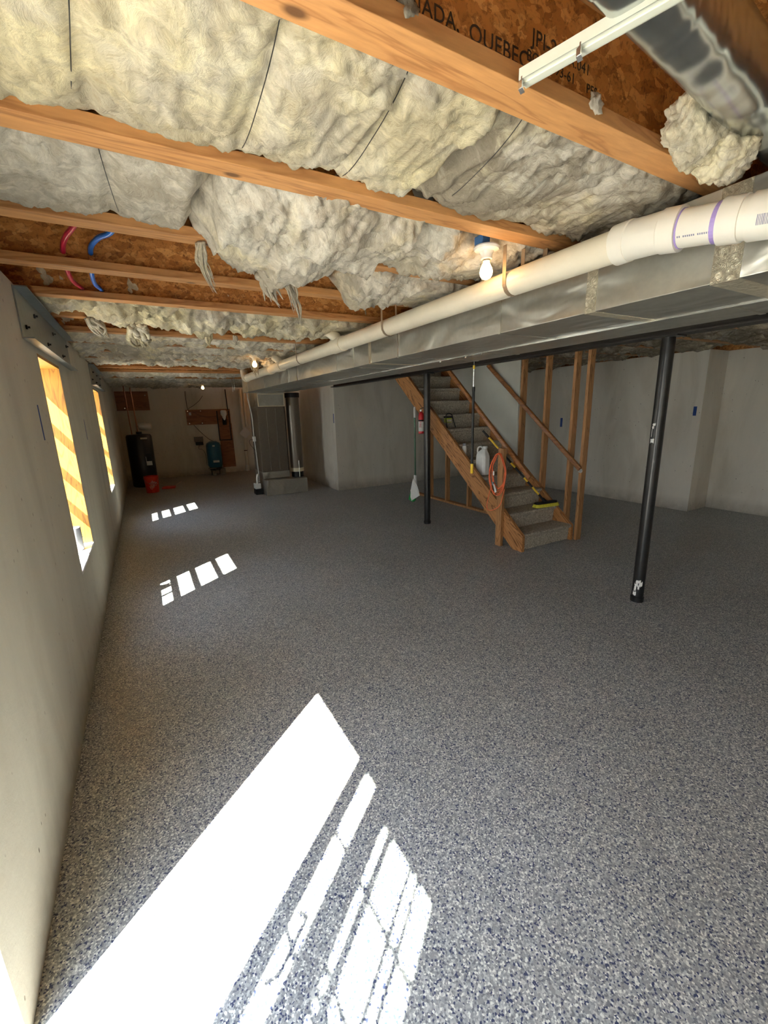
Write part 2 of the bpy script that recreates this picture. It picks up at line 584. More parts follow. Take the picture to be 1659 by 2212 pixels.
WX = -0.495      # inner face of the left wall
WO = -0.745      # outer face
WT = 2.368       # top of the foundation walls
BX = 3.508       # line of the steel beam
ZJ = 2.38        # underside of the joists
ZF = 2.68        # underside of the subfloor
YB = 8.25        # concrete return wall
YE = 13.05       # far end wall

# ================================================================== SETTING
def struct(name, mb, mat, label=None, parent=None, **k):
    o = link(name, mb, mat, parent, **k)
    if parent is None: o['kind'] = 'structure'
    if label: o['label'] = label
    return o

struct('floor', MB().box(-0.8, 8.2, -4.2, 13.3, -0.10, 0.0), M['floor'], 'grey speckled epoxy flake basement floor')
struct('floor_patio', MB().box(-14, -0.8, -14, 22, -0.16, -0.06), M['patio'], 'pale concrete ground outside')
struct('ceiling', MB().box(-0.8, 8.2, -4.2, 13.3, ZF, ZF + 0.03), M['osb'], 'strand board subfloor above the joists')

w = MB()
ops = [(-3.2, -1.6, 0.60, 2.05), (-0.28, 1.175, 0.0, 2.05), (3.43, 4.27, 0.60, 2.05), (7.05, 7.90, 0.60, 2.05)]
y = -4.2
for (a, b_, z0, z1) in ops:
    w.box(WO, WX, y, a, 0, WT)
    if z0 > 0: w.box(WO, WX, a, b_, 0, z0)
    w.box(WO, WX, a, b_, z1, WT)
    y = b_
w.box(WO, WX, y, 13.3, 0, WT)
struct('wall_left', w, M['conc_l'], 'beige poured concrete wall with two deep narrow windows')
struct('trim_1', MB().box(WO, WX - 0.03, -4.2, 13.3, WT, ZJ), M['stud'], 'wooden sill plate on top of left wall')
struct('trim_2', MB().box(WO - 0.03, WO + 0.01, -4.2, 13.3, ZJ, ZF), M['osb'], 'rim board above left wall')
struct('wall_far', MB().box(-0.8, 3.6, YE, YE + 0.25, 0, ZF), M['conc'], 'dim concrete wall at the far end of the utility area')
w = MB().prism([(3.50, YB), (8.0, YB), (8.0, YB + 0.25), (3.75, YB + 0.25), (3.75, YE + 0.1), (3.50, YE + 0.1)], 0, WT, 'z')
struct('wall_back', w, M['conc'], 'concrete return wall behind the stairs with a corner by the furnace')
struct('wall_right', MB().prism([(7.17, YB + 0.1), (7.17, 3.235), (7.72, 3.235), (7.72, -4.2), (8.0, -4.2), (8.0, YB + 0.1)], 0, WT, 'z'),
       M['conc'], 'concrete wall on the right with a stepped corner')
struct('wall_near', MB().box(-0.8, 8.1, -4.2, -4.0, 0, ZF), M['conc'], 'concrete wall behind the viewpoint')
struct('trim_3', MB().box(3.50, 8.0, YB + 0.03, YB + 0.2, WT, ZF), M['osb'], 'rim board above the back wall')
struct('trim_4', MB().box(7.75, 7.79, -4.2, YB + 0.1, WT, ZF), M['osb'], 'rim board above the right wall')

# ---- windows in the left wall
def window(idx, y0, y1):
    r = thing('window_%d' % idx, ['', 'tall narrow window nearest the viewpoint with golden pine jambs', 'farther tall narrow window with golden pine jambs', 'wide unseen window added behind the viewpoint to brighten the right side'][idx], 'window', (WX, (y0 + y1) / 2, 0.6), kind='structure')
    del r['category']
    z0, z1 = 0.60, 2.05
    jb = 0.02
    link('jamb_board', MB().box(WO + 0.07, WX - 0.001, y1 - jb, y1, z0 + 0.02, z1 - 0.02), M['jamb'], r)
    link('jamb_board', MB().box(WO + 0.07, WX - 0.001, y0, y0 + jb, z0 + 0.02, z1 - 0.02), M['jamb'], r)
    link('head_board', MB().box(WO + 0.07, WX - 0.001, y0, y1, z1 - 0.02, z1), M['jamb'], r)
    link('sill_board', MB().box(WO + 0.07, WX + 0.004, y0, y1, z0, z0 + 0.02), M['vinyl'], r, 0.002)
    f = MB()
    fx0, fx1 = WO + 0.005, WO + 0.07
    f.box(fx0, fx1, y0, y0 + 0.045, z0, z1); f.box(fx0, fx1, y1 - 0.045, y1, z0, z1)
    f.box(fx0, fx1, y0 + 0.045, y1 - 0.045, z0, z0 + 0.05); f.box(fx0, fx1, y0 + 0.045, y1 - 0.045, z1 - 0.045, z1)
    link('window_frame', f, M['vinyl'], r, 0.003)
    a, b = y0 + 0.045, y1 - 0.045
    s = MB()
    x0, x1 = WO + 0.02, WO + 0.045
    for zz, hh in ((0.72, 0.05), (1.10, 0.072), (1.375, 0.07), (1.715, 0.072)):
        s.box(x0, x1, a, b, zz - hh / 2, zz + hh / 2)
    for i, t in enumerate((1 / 3, 2 / 3)):
        yy = a + (b - a) * t
        s.box(x0 + 0.008, x1 - 0.008, yy - 0.016, yy + 0.016, z0 + 0.05, 1.08)
        s.box(x0 + 0.010, x1 - 0.010, yy - 0.0025, yy + 0.0025, 1.13, z1 - 0.045)
    link('muntin_grid', s, M['vinyl'], r)
    link('pane', MB().box(WO + 0.030, WO + 0.034, a, b, z0 + 0.05, z1 - 0.045), M['glass'], r)
    return r
window(1, 3.43, 4.27)
window(2, 7.05, 7.90)

window(3, -3.2, -1.6)  # unseen window, added to bring more daylight onto the right side

# ---- glazed sliding door just left of the camera
d = thing('door_1', 'glazed sliding patio door beside the viewpoint', 'door', (WX, 0.24, 0.0), kind='structure')
del d['category']
f = MB()
gx0, gx1 = WO + 0.01, WO + 0.09
f.box(gx0, gx1, 1.125, 1.175, 0, 2.05); f.box(gx0, gx1, -0.28, -0.24, 0, 2.05)
f.box(gx0, gx1, -0.24, 1.125, 2.0, 2.05); f.box(gx0, gx1, -0.24, 1.125, 0.0, 0.012)
link('door_frame', f, M['vinyl'], d, 0.003)
s = MB()
px0, px1 = WO + 0.055, WO + 0.08
s.box(px0, px1, 0.379, 0.454, 0.012, 2.0); s.box(px0, px1, -0.235, -0.20, 0.012, 2.0)
s.box(px0, px1, -0.20, 0.379, 1.93, 2.0); s.box(px0, px1, -0.20, 0.379, 0.012, 0.11)
for zz in (0.45, 0.83, 1.21, 1.59): s.box(px0 + 0.008, px1 - 0.008, -0.20, 0.379, zz - 0.009, zz + 0.009)
for yy in (0.09,): s.box(px0 + 0.010, px1 - 0.010, yy - 0.007, yy + 0.007, 0.11, 1.93)
pn = link('sliding_panel', s, M['vinyl'], d)
link('pane', MB().box(px0 + 0.011, px0 + 0.015, -0.20, 0.379, 0.11, 1.93), M['glass'], pn)
link('door_handle', MB().tube([(px1, 0.362, 1.05), (px1 + 0.035, 0.352, 1.07), (px1 + 0.035, 0.352, 1.24), (px1, 0.362, 1.27)], 0.010, 8), M['white'], pn)
s = MB()
qx0, qx1 = WO + 0.02, WO + 0.05
s.box(qx0, qx1, 0.134, 0.250, 0.012, 2.0); s.box(qx0, qx1, -0.238, -0.21, 0.012, 2.0)
s.box(qx0, qx1, -0.21, 0.134, 1.90, 2.0); s.box(qx0, qx1, -0.21, 0.134, 0.012, 0.11)
for yy in (0.085, -0.07, -0.12): s.box(qx0 + 0.008, qx1 - 0.008, yy - 0.008, yy + 0.008, 0.11, 1.90)
for zz in (0.62, 0.98, 1.30, 1.36): s.box(qx0 + 0.009, qx1 - 0.009, -0.21, 0.134, zz - 0.008, zz + 0.008)
fp = link('fixed_panel', s, M['vinyl'], d)
link('pane', MB().box(qx0 + 0.013, qx0 + 0.017, -0.21, 0.134, 0.11, 1.90), M['glass'], fp)

# ================================================================== STEEL
def i_beam(y0, y1):
    t = thing('steel_beam', 'long black steel I-beam running along the top of the posts', 'beam', (BX, (y0 + y1) / 2, 2.127))
    link('bottom_flange', MB().box(BX - 0.07, BX + 0.07, y0, y1, 2.127, 2.140), M['beam'], t)
    link('web', MB().box(BX - 0.006, BX + 0.006, y0, y1, 2.140, 2.325), M['beam'], t)
    link('top_flange', MB().box(BX - 0.07, BX + 0.07, y0, y1, 2.325, 2.338), M['beam'], t)
    return t
i_beam(-4.0, 8.24)
setp(link('beam_plate_board', MB().box(BX - 0.07, BX + 0.07, -4.0, 8.24, 2.338, ZJ), M['stud']), 'wooden nailer board lying on top of the black steel beam', 'board')

def post(yc, label):
    t = thing('support_post', label, 'post', (BX, yc, 0), 'round black steel posts under the beam')
    link('pole', MB().lathe([(0.046, 0.006), (0.046, 2.119)], (BX, yc, 0), 28), M['steel'], t, smooth='angle')
    link('base_plate', MB().lathe([(0.052, 0.0), (0.052, 0.04), (0.047, 0.045)], (BX, yc, 0), 28), M['steel'], t, smooth='angle')
    link('cap_plate', MB().box(BX - 0.065, BX + 0.065, yc - 0.09, yc + 0.09, 2.119, 2.127), M['steel'], t)
    return t
p1 = post(4.98, 'black steel post beside the staircase and the red extinguisher')
p2 = post(1.868, 'black steel post standing alone on the right, white label scraps on it')
# torn white label scraps and plaster at the foot of the near post
def patch(mb, yc, a0, a1, z0, z1, r=0.0468, jag=0.0):
    n = 8; v = []; f = []
    for i in range(n + 1):
        a = a0 + (a1 - a0) * i / n
        j0 = random.uniform(-jag, jag); j1 = random.uniform(-jag, jag)
        v.append((BX + r * math.cos(a), yc + r * math.sin(a), z0 + j0)); v.append((BX + r * math.cos(a), yc + r * math.sin(a), z1 + j1))
    for i in range(n): f.append((2 * i, 2 * i + 2, 2 * i + 3, 2 * i + 1))
    mb.add(v, f)
q = MB()
aim = math.atan2(-1.868, -3.508)
for (da, wd, z0, z1) in ((-0.9, 0.55, 1.48, 1.495), (-0.95, 0.35, 1.455, 1.475), (-0.95, 0.12, 1.39, 1.45), (-1.0, 0.65, 1.345, 1.375)):
    patch(q, 1.868, aim + da, aim + da + wd, z0, z1, jag=0.006)
link('torn_label', q, M['paper'], p2, label='scraps of a torn white label')
q = MB()
for i in range(9):
    a = aim - 1.0 + random.uniform(0, 1.2); z = 0.06 + random.uniform(0, 0.12)
    patch(q, 1.868, a, a + random.uniform(0.2, 0.6), z, z + random.uniform(0.01, 0.04), jag=0.008)
link('plaster_smear', q, M['paper'], p2, label='white plaster smears near the foot')

def lintel(y0, y1, label):
    t = thing('steel_lintel', label, 'lintel', (WX, (y0 + y1) / 2, 2.085), 'steel channels over the windows')
    xo = WX + 0.065
    lw = link('web', MB().box(WX + 0.001, WX + 0.008, y0, y1, 2.085, 2.35), M['galv_d'], t)
    link('top_flange', MB().box(WX + 0.008, xo, y0, y1, 2.343, 2.35), M['galv_d'], t)
    link('bottom_flange', MB().box(WX + 0.008, xo - 0.01, y0, y1, 2.085, 2.092), M['galv_d'], t)
    n = max(3, int((y1 - y0) / 0.28))
    for i in range(n):
        yy = y0 + 0.12 + (y1 - y0 - 0.24) * i / (n - 1)
        for zz in (2.16, 2.28):
            if (i + (zz > 2.2)) % 2: continue
            link('bolt', MB().lathe([(0.013, 0), (0.013, 0.008), (0.006, 0.009), (0.006, 0.02)], (WX + 0.008, yy, zz), 6, 'x'), M['steel'], lw)
lintel(3.09, 5.0, 'grey steel channel bolted to wall above nearest window')
lintel(6.98, 8.75, 'grey steel channel bolted to wall above the farther window')

# ================================================================== JOISTS
def YC(k): return 0.9125 + 0.626 * (k - 1)
def joist(k, x0, x1, label, group, dy=0.0, holes=()):
    yc = YC(k) + dy
    t = thing('floor_joist', label, 'joist', ((x0 + x1) / 2, yc, ZJ), group)
    link('bottom_flange', MB().box(x0, x1, yc - 0.0445, yc + 0.0445, ZJ, ZJ + 0.038), M['flange'], t, 0.0015)
    link('web', MB().box(x0, x1, yc - 0.0055, yc + 0.0055, ZJ + 0.038, ZF - 0.038), M['osb'], t)
    link('top_flange', MB().box(x0, x1, yc - 0.0445, yc + 0.0445, ZF - 0.038, ZF), M['flange'], t)
    return t
ordn = ['', 'nearest', 'second', 'third', 'fourth', 'fifth', 'sixth', 'seventh', 'eighth', 'ninth', 'tenth', 'eleventh', 'twelfth', 'thirteenth',
        'fourteenth', 'fifteenth', 'sixteenth', 'seventeenth', 'eighteenth', 'nineteenth', 'twentieth']
JL = {1: 'wood I-joist nearest the viewpoint, its web printed with black lettering',
      2: 'second wood I-joist from the viewpoint, with the near bare bulb beside it',
      3: 'third wood I-joist from the viewpoint, half hidden by sagging insulation',
      4: 'fourth wood I-joist from the viewpoint, red and blue tubes pierce its web',
      5: 'fifth wood I-joist from the viewpoint, just before the ragged insulation'}
joists = {}
for k in range(-1, 20):
    lab = JL.get(k) or (('%s wood I-joist from the viewpoint on the window side' % ordn[k]) if k > 0 else 'wood I-joist directly overhead, %s the printed one' % ('just before' if k == 0 else 'two before'))
    joists[k] = joist(k, WO + 0.01, BX + 0.04, lab, 'wood I-joists between left wall and beam')
for k in range(-1, 12):
    x0 = 4.65 if 5 <= k <= 11 else BX - 0.04
    lab = ('%s wood I-joist from the viewpoint on the far side of the beam' % ordn[k]) if k > 0 else 'wood I-joist beyond the beam, %s the nearest visible one' % ('just before' if k == 0 else 'two before')
    joist(k, x0, 7.74, lab, 'wood I-joists between beam and right wall', 0.10)
# printed lettering on the web of the nearest joist
J1 = [c for c in joists[1].children if c.name.startswith('web')][0]
yw = YC(1) - 0.0062
B = basis((1, 0, 0), (0, 0, 1))
for body, x, z, s in (('CANADA,', 0.535, 2.452, 0.042), ('QUEBEC', 0.755, 2.448, 0.048), ('TEST', 0.53, 2.424, 0.028), ('TIR 555K&CSDNEM', 0.665, 2.423, 0.024),
                      ('JPI-20', 0.950, 2.502, 0.046), ('BOCA 93-61', 0.935, 2.466, 0.032), ('PFS', 1.16, 2.462, 0.030), ('CA.041', 1.06, 2.500, 0.034), ('APPD. PFRC', 0.96, 2.424, 0.024)):
    text_mesh('printed_lettering', body, s, M['ink'], J1, (x, yw, z), B, 0.0004, 1.05)

# ---- header over stairwell
setp(link('stairwell_header', MB().box(3.60, 3.64, 4.05, 8.2, ZJ, ZF - 0.001), M['stud']), 'wooden header board along the stairwell opening', 'board')

# ================================================================== INSULATION
def batt(name, label, x0, x1, y0, y1, zt, depth, mat, seams=(), seed=0, amp=0.03, rag=0.0, res=0.018, f_y1=None, f_d=None, f_y0=None, group='insulation batts between the joists', ne=3.0, kind=None):
    nx = max(8, int((x1 - x0) / res)); nv = max(14, int(0.8 * (y1 - y0 + 0.2) / res))
    mb = MB(); v = []; off = Vector((seed * 7.3, seed * 3.1, seed * 1.7))
    for i in range(nx + 1):
        t = i / nx
        x = x0 + (x1 - x0) * t
        a0 = f_y0(x) if f_y0 else y0
        a1 = f_y1(x) if f_y1 else y1
        dd = f_d(x) if f_d else depth
        e = min(t, 1 - t) * (x1 - x0)
        endf = min(1.0, (e / 0.07 + 0.05)) ** 0.45
        pin = 0.0
        for sx in seams:
            pin += 0.016 * math.exp(-((x - sx) / 0.018) ** 2) + 0.016 * math.exp(-((x - sx) / 0.10) ** 2)
        for j in range(nv + 1):
            th = PI * (1 - j / nv)
            c, s = math.cos(th), math.sin(th)
            yy = (a0 + a1) / 2 + (a1 - a0) / 2 * math.copysign(abs(c) ** (2 / ne), c)
            zz = zt - (dd * endf) * abs(s) ** (2 / ne)
            p = Vector((x, yy, zz)) * 1.0
            q = Vector((x * 1.0, yy * 1.25, zz)) + off
            wv = noise.noise_vector(q * 2.3) * 0.13
            b1 = abs(noise.noise((q + wv) * 5.0)); b2 = abs(noise.noise((q + wv) * 11.0)); b3 = abs(noise.noise((q + wv) * 24.0)); b4 = noise.noise((q + wv * 2) * 48.0)
            big = noise.noise(q * 1.7)
            b5 = abs(noise.noise((q + wv * 2) * 60.0)) if res < 0.016 else 0
            dsp = amp * (1.1 * b1 + 0.95 * b2 + 0.75 * b3 + 0.28 * b4 + 0.3 * b5 - 0.75) + amp * 0.7 * big
            if rag:
                rr = noise.noise(Vector((x * 6.0 + seed * 11, yy * 5.0, 3.1))) + 0.5 * noise.noise(Vector((x * 17.0 + seed * 5, yy * 14, 1.1)))
                dsp += rag * rr
            dsp *= endf
            sd = abs(s) ** 0.5
            nrm = Vector((0, c * 0.7, -s)).normalized()
            p = p + nrm * (dsp * (0.35 + 0.65 * sd)) + Vector((0, 0, pin * sd))
            if x > 1.42 and x0 < 3:
                p.z = max(p.z, 2.25 + 0.095 * min(1, (x - 1.42) / 0.16))
            if e < 0.1: p.x += 0.05 * noise.noise(q * 9.0) * (1 - e / 0.1)
            v.append(p)
    W = nv + 1
    f = []
    for i in range(nx):
        for j in range(nv):
            a = i * W + j
            f.append((a, a + 1, a + W + 1, a + W))
        f.append((i * W + nv, i * W, (i + 1) * W, (i + 1) * W + nv))
    f.append(tuple(range(nv + 1))); f.append(tuple(nx * W + j for j in range(nv, -1, -1)))
    mb.add(v, f)
    o = link(name, mb, mat, smooth=True)
    return setp(o, label, 'insulation', group, kind)

def tuft(parent, pts, r0, mat, seed=0, strands=5):
    mb = MB(); rnd = random.Random(seed)
    for s_ in range(strands * 3):
        o = Vector((rnd.uniform(-1, 1), rnd.uniform(-1, 1), 0)) * r0 * 0.75
        ln = rnd.uniform(0.45, 1.0)
        pts2 = [Vector(pts[0]).lerp(Vector(p), ln) if i else Vector(p) for i, p in enumerate(pts)]
        P = curve([Vector(p) + o * (1 - i / len(pts)) + Vector((rnd.uniform(-1, 1), rnd.uniform(-1, 1), rnd.uniform(-1, 1))) * r0 * (0.7 if i else 0.2) for i, p in enumerate(pts2)], 5)
        n = len(P)
        rs = [max(0.0008, r0 * (0.38 * (1 - i / (n - 1)) ** 0.7) * (0.7 + 0.5 * abs(noise.noise(P[i] * 30 + Vector((s_, 0, 0)))))) for i in range(n)]
        mb.tube(P, rs, 8)
    return link('hanging_tuft', mb, mat, parent, smooth=True)

def blob(name, label, c, r, mat, seed=1, amp=0.25, parent=None, sub=4, group=None, kindcat='insulation'):
    import bmesh
    bm = bmesh.new(); bmesh.ops.create_icosphere(bm, subdivisions=sub, radius=1.0)
    mb = MB(); vs = []
    for v_ in bm.verts:
        n_ = v_.co.normalized(); q = n_ * 1.6 + Vector((seed * 3.7, seed, 0))
        dsp = 1 + amp * (noise.noise(q * 1.1) * 1.2 + abs(noise.noise(q * 2.6)) * 1.0 + abs(noise.noise(q * 6)) * 0.45 + abs(noise.noise(q * 14)) * 0.2 - 0.4)
        vs.append((c[0] + n_.x * r[0] * dsp, c[1] + n_.y * r[1] * dsp, c[2] + n_.z * r[2] * dsp))
    idx = {v_: i for i, v_ in enumerate(bm.verts)}
    fs = [tuple(idx[q] for q in f_.verts) for f_ in bm.faces]
    bm.free(); mb.add(vs, fs)
    o = link(name, mb, mat, parent, smooth=True)
    if parent is None: setp(o, label, kindcat, group)
    return o

G_BATT = 'fibreglass batts pressed between joists'
# bay 1 (between the nearest and the second joist)
a, b = YC(1) + 0.012, YC(2) - 0.012
batt('insulation_batt', 'broad cream fibreglass batt overhead at left, nearest the camera', WX - 0.1, 0.985, a, b, 2.56, 0.187, M['ins'], (0.0, 0.36, 0.67), 1, 0.024, res=0.009, ne=4.2, group=G_BATT)
batt('insulation_batt', 'greyish soiled fibreglass batt overhead, between nearest joists beside the plastic drain pipe', 0.975, 2.9, a, b, 2.56, 0.187, M['ins_d'], (1.07, 1.5), 2, 0.030, res=0.010, ne=4.2, group=G_BATT)
# bay 2
a, b = YC(2) + 0.012, YC(3) - 0.012
batt('insulation_batt', 'pale fibreglass batt above the left wall, between second and third joists', WX - 0.1, 0.315, a, b, 2.56, 0.19, M['ins_w'], (0.02,), 3, 0.024, res=0.010, ne=4.0, group=G_BATT)
def sy1(x): return b + 0.20 * math.exp(-((x - 0.62) / 0.24) ** 4) + 0.06 * math.exp(-((x - 1.2) / 0.3) ** 2)
def sd1(x): return 0.22 + 0.10 * math.exp(-((x - 0.66) / 0.22) ** 2) + 0.05 * math.exp(-((x - 1.55) / 0.35) ** 2)
sag = batt('insulation_batt', 'sagging whitish fibreglass batt drooping below third joist in long wisps', 0.30, 1.16, a, b, 2.55, 0.23, M['ins_w'], (0.57,), 4, 0.042, 0.03, 0.010, sy1, sd1, group=G_BATT)
tuft(sag, [(0.335, 2.15, 2.37), (0.335, 2.20, 2.31), (0.36, 2.27, 2.27), (0.40, 2.30, 2.20)], 0.022, M['ins_w'], 3)
tuft(sag, [(0.76, 2.30, 2.32), (0.78, 2.31, 2.24), (0.80, 2.30, 2.17), (0.81, 2.31, 2.10)], 0.022, M['ins_w'], 4, 6)
tuft(sag, [(0.62, 2.20, 2.30), (0.66, 2.26, 2.24), (0.70, 2.28, 2.19)], 0.05, M['ins_w'], 5, 6)
glow = batt('insulation_batt', 'rumpled fibreglass batt lit warm by the near bare bulb', 1.14, 2.9, a, b + 0.03, 2.55, 0.24, M['ins_w'], (1.2,), 5, 0.044, 0.02, 0.011, None, lambda x: 0.20, f_y0=lambda x: YC(2) + 0.012 + 0.20 * math.exp(-((x - 1.5) / 0.15) ** 4), group=G_BATT)
tuft(glow, [(1.60, 1.78, 2.35), (1.60, 1.78, 2.30), (1.605, 1.785, 2.27)], 0.016, M['ins_w'], 9, 5)
# bay 3: one torn piece towards the pipe
a, b = YC(3) + 0.03, YC(4) - 0.03
torn = batt('insulation_batt', 'torn end of white fibreglass batt hanging beyond the sagging one, above the pipe', 1.18, 2.9, a - 0.02, b - 0.02, 2.50, 0.19, M['ins_w'], (), 6, 0.055, 0.03, 0.014, group=G_BATT)
# bay 5: ragged batt
a, b = YC(5) + 0.012, YC(6) - 0.012
rg = batt('insulation_batt', 'ragged cream fibreglass batt with torn hanging edge, beyond the fifth joist', WX - 0.05, 2.9, a, b, 2.55, 0.20, M['ins'], (0.75,), 7, 0.055, 0.06, 0.016,
          lambda x: b + 0.18 * max(0, min(1, (x - 0.05) / 0.3)) , lambda x: 0.17 + 0.075 * max(0, min(1, (x + 0.2) / 0.8)), group=G_BATT)
tuft(rg, [(0.08, 4.15, 2.36), (0.10, 4.3, 2.33), (0.12, 4.5, 2.30), (0.13, 4.70, 2.27)], 0.075, M['ins'], 11, 8)
tuft(rg, [(-0.20, 3.95, 2.36), (-0.15, 3.98, 2.29), (-0.12, 4.0, 2.24)], 0.05, M['ins_w'], 12, 6)
tuft(rg, [(0.62, 4.15, 2.34), (0.62, 4.16, 2.28), (0.63, 4.17, 2.23)], 0.03, M['ins'], 13, 5)
tuft(rg, [(0.85, 4.2, 2.34), (0.85, 4.2, 2.29), (0.86, 4.2, 2.25)], 0.02, M['ins_w'], 14, 4)
for k, sd_, lab in ((7, 8, 'soft off-white fibreglass batt between the seventh and eighth joists'),
                    (8, 9, 'drooping off-white fibreglass batt between the eighth and ninth joists'),
                    (9, 10, 'drooping off-white fibreglass batt between the ninth and tenth joists'),
                    (10, 14, 'flat off-white fibreglass batt between tenth and eleventh joists, near second bulb')):
    a, b = YC(k) + 0.006, YC(k + 1) - 0.006
    bt = batt('insulation_batt', lab, WX - 0.05, 2.9, a, b, 2.55, 0.19 if k == 7 else 0.20, M['ins_p'], (), sd_, 0.04, 0.05, 0.020, group=G_BATT)
    if k == 9:
        tuft(bt, [(1.45, 6.1, 2.36), (1.44, 6.1, 2.30), (1.46, 6.1, 2.22), (1.45, 6.08, 2.15)], 0.05, M['ins_w'], 21, 7)
for k in (13, 15, 16, 17, 18):
    a, b = YC(k) + 0.0, YC(k + 1) - 0.0
    batt('insulation_batt', 'dim sagging fibreglass batt after the %s joist, towards the far end wall' % ordn[k], WX - 0.05, 3.2, a, b, 2.55, 0.215, M['ins_w'], (), 20 + k, 0.04, 0.05, 0.035, group=G_BATT)
# behind the camera (bays above the viewpoint)
for k in (-1,):
    batt('insulation_batt', 'cream fibreglass batt overhead behind the viewpoint', WX - 0.05, 3.3, YC(k) + 0.012, YC(k + 1) - 0.012, 2.56, 0.20, M['ins'], (), 40 + k, 0.03, 0, 0.05, group='fibreglass batts behind the viewpoint')
# beyond the beam
for k in range(0, 12):
    x0 = 4.68 if 5 <= k <= 11 else 3.62
    batt('insulation_batt', ('soiled fibreglass batt above right side of room, after the %s joist' % ordn[k]) if k > 0 else 'soiled fibreglass batt above right side, behind the viewpoint', x0, 7.70 if k < 4 else 7.15, YC(k) + 0.11, YC(k + 1) + 0.09, 2.56, 0.22 if k in (1, 2) else 0.20, M['ins_d'], (), 60 + k, 0.05, 0.05, 0.03, group='fibreglass batts beyond the beam')

# torn lump beside the round branch duct
lump = blob('insulation_scrap', 'fat yellowish roll of fibreglass stuffed beside the round branch duct', (1.50, 0.79, 2.405), (0.12, 0.07, 0.085), M['ins'], 3, 0.22, sub=5)
blob('folded_end', None, (1.63, 0.775, 2.375), (0.11, 0.075, 0.075), M['ins'], 8, 0.22, parent=lump, sub=5)
blob('insulation_scrap', 'small white wad of fluff stuck on the printed joist flange', (1.152, 0.868, 2.415), (0.022, 0.012, 0.022), M['ins_w'], 5, 0.5, sub=3)
blob('insulation_scrap', 'wispy grey fluff on the lettering of the nearest joist', (0.575, 0.875, 2.418), (0.022, 0.010, 0.022), M['ins_d'], 6, 0.6, sub=3)

blob('insulation_scrap', 'torn white insulation flap beside the farthest bulb', (1.22, 10.80, 2.355), (0.10, 0.05, 0.018), M['ins_p'], 12, 0.5, sub=4)
blob('insulation_scrap', 'ragged white insulation clump hanging over the pipe at middle bulb', (1.60, 5.95, 2.32), (0.09, 0.10, 0.05), M['ins_p'], 14, 0.5, sub=4)

# wire supports across the bays
def wire(p, q, label):
    a_, b_ = Vector(p), Vector(q)
    pts = [a_.lerp(b_, t) + Vector((0, 0, 0.030 * abs(2 * t - 1) ** 3)) for t in [i / 12 for i in range(13)]]
    o = link('support_wire', MB().tube(pts, 0.0013, 6), M['steel'])
    setp(o, label, 'wire', 'wires holding up the insulation')
zw = 2.388
wire((0.008, YC(1) + 0.0455, zw), (-0.044, YC(2) - 0.0455, zw), 'thin wire pinching the cream batt, leftmost in nearest bay')
wire((0.348, YC(1) + 0.0455, zw), (0.372, YC(2) - 0.0455, zw), 'thin wire pinching the cream batt, second from left in nearest bay')
wire((0.645, YC(1) + 0.0455, zw), (0.702, YC(2) - 0.0455, zw), 'thin wire across nearest bay where cream turns grey')
wire((1.010, YC(1) + 0.0455, zw), (1.11, YC(2) - 0.0455, zw), 'thin wire across the soiled grey batt in nearest bay')
wire((0.0, YC(2) + 0.0455, zw), (0.045, YC(3) - 0.0455, zw), 'thin wire under pale batt in second bay, near left wall')
wire((0.565, YC(2) + 0.0455, zw), (0.575, YC(2) + 0.30, zw - 0.02), 'short wire sunk into the sagging batt in second bay')

# ================================================================== DUCTS
DZ0, DZ1 = 2.046, 2.34
t = thing('supply_duct', 'long galvanized rectangular duct running beside the plastic pipe', 'duct', (2.03, 3.0, DZ0))
link('duct_body', MB().box(1.80, 2.26, -3.0, 8.69, DZ0, DZ1), M['galv'], t, 0.003)
for y_, w_ in ((0.80, 0.085), (1.305, 0.05), (3.40, 0.045)):
    mb = MB()
    mb.box(1.797, 1.80, y_ - w_ / 2, y_ + w_ / 2, DZ0 - 0.003, DZ1 - 0.002); mb.box(1.80, 2.26, y_ - w_ / 2, y_ + w_ / 2, DZ0 - 0.003, DZ0)
    o = link('foil_tape', mb, M['foil'], t, label='crinkled foil tape over a joint')
for y_ in (1.855, 2.93, 3.73, 4.12, 5.36, 5.76, 7.0, 8.2):
    mb = MB()
    mb.box(1.793, 1.80, y_ - 0.008, y_ + 0.008, DZ0 - 0.004, DZ1 - 0.002)
    mb.box(1.80, 2.26, y_ - 0.004, y_ + 0.004, DZ0 - 0.004, DZ0)
    link('joint_cleat', mb, M['bright'] if y_ in (2.93, 5.36) else M['galv'], t)
t2 = thing('return_duct', 'flatter galvanized duct between the supply duct and black beam', 'duct', (2.52, 3.0, DZ0))
link('duct_body', MB().box(2.275, 2.66, -3.0, 8.6, DZ0 + 0.004, DZ1), M['galv'], t2, 0.003)
link('seam_strip', MB().box(2.262, 2.273, -3.0, 8.6, DZ0 - 0.008, DZ0 + 0.004), M['bright'], t2, label='bright folded seam strip')
for y_ in (1.0, 2.53, 3.0, 4.3):
    link('joint_cleat', MB().box(2.275, 2.66, y_ - 0.012, y_ + 0.012, DZ0, DZ0 + 0.004), M['galv'], t2)
for y_ in (2.52, 2.70, 3.02):
    link('screw', MB().lathe([(0.008, -0.018), (0.008, -0.008), (0.004, -0.008), (0.004, 0.0)], (2.268, y_, DZ0), 8), M['bright'], t2)
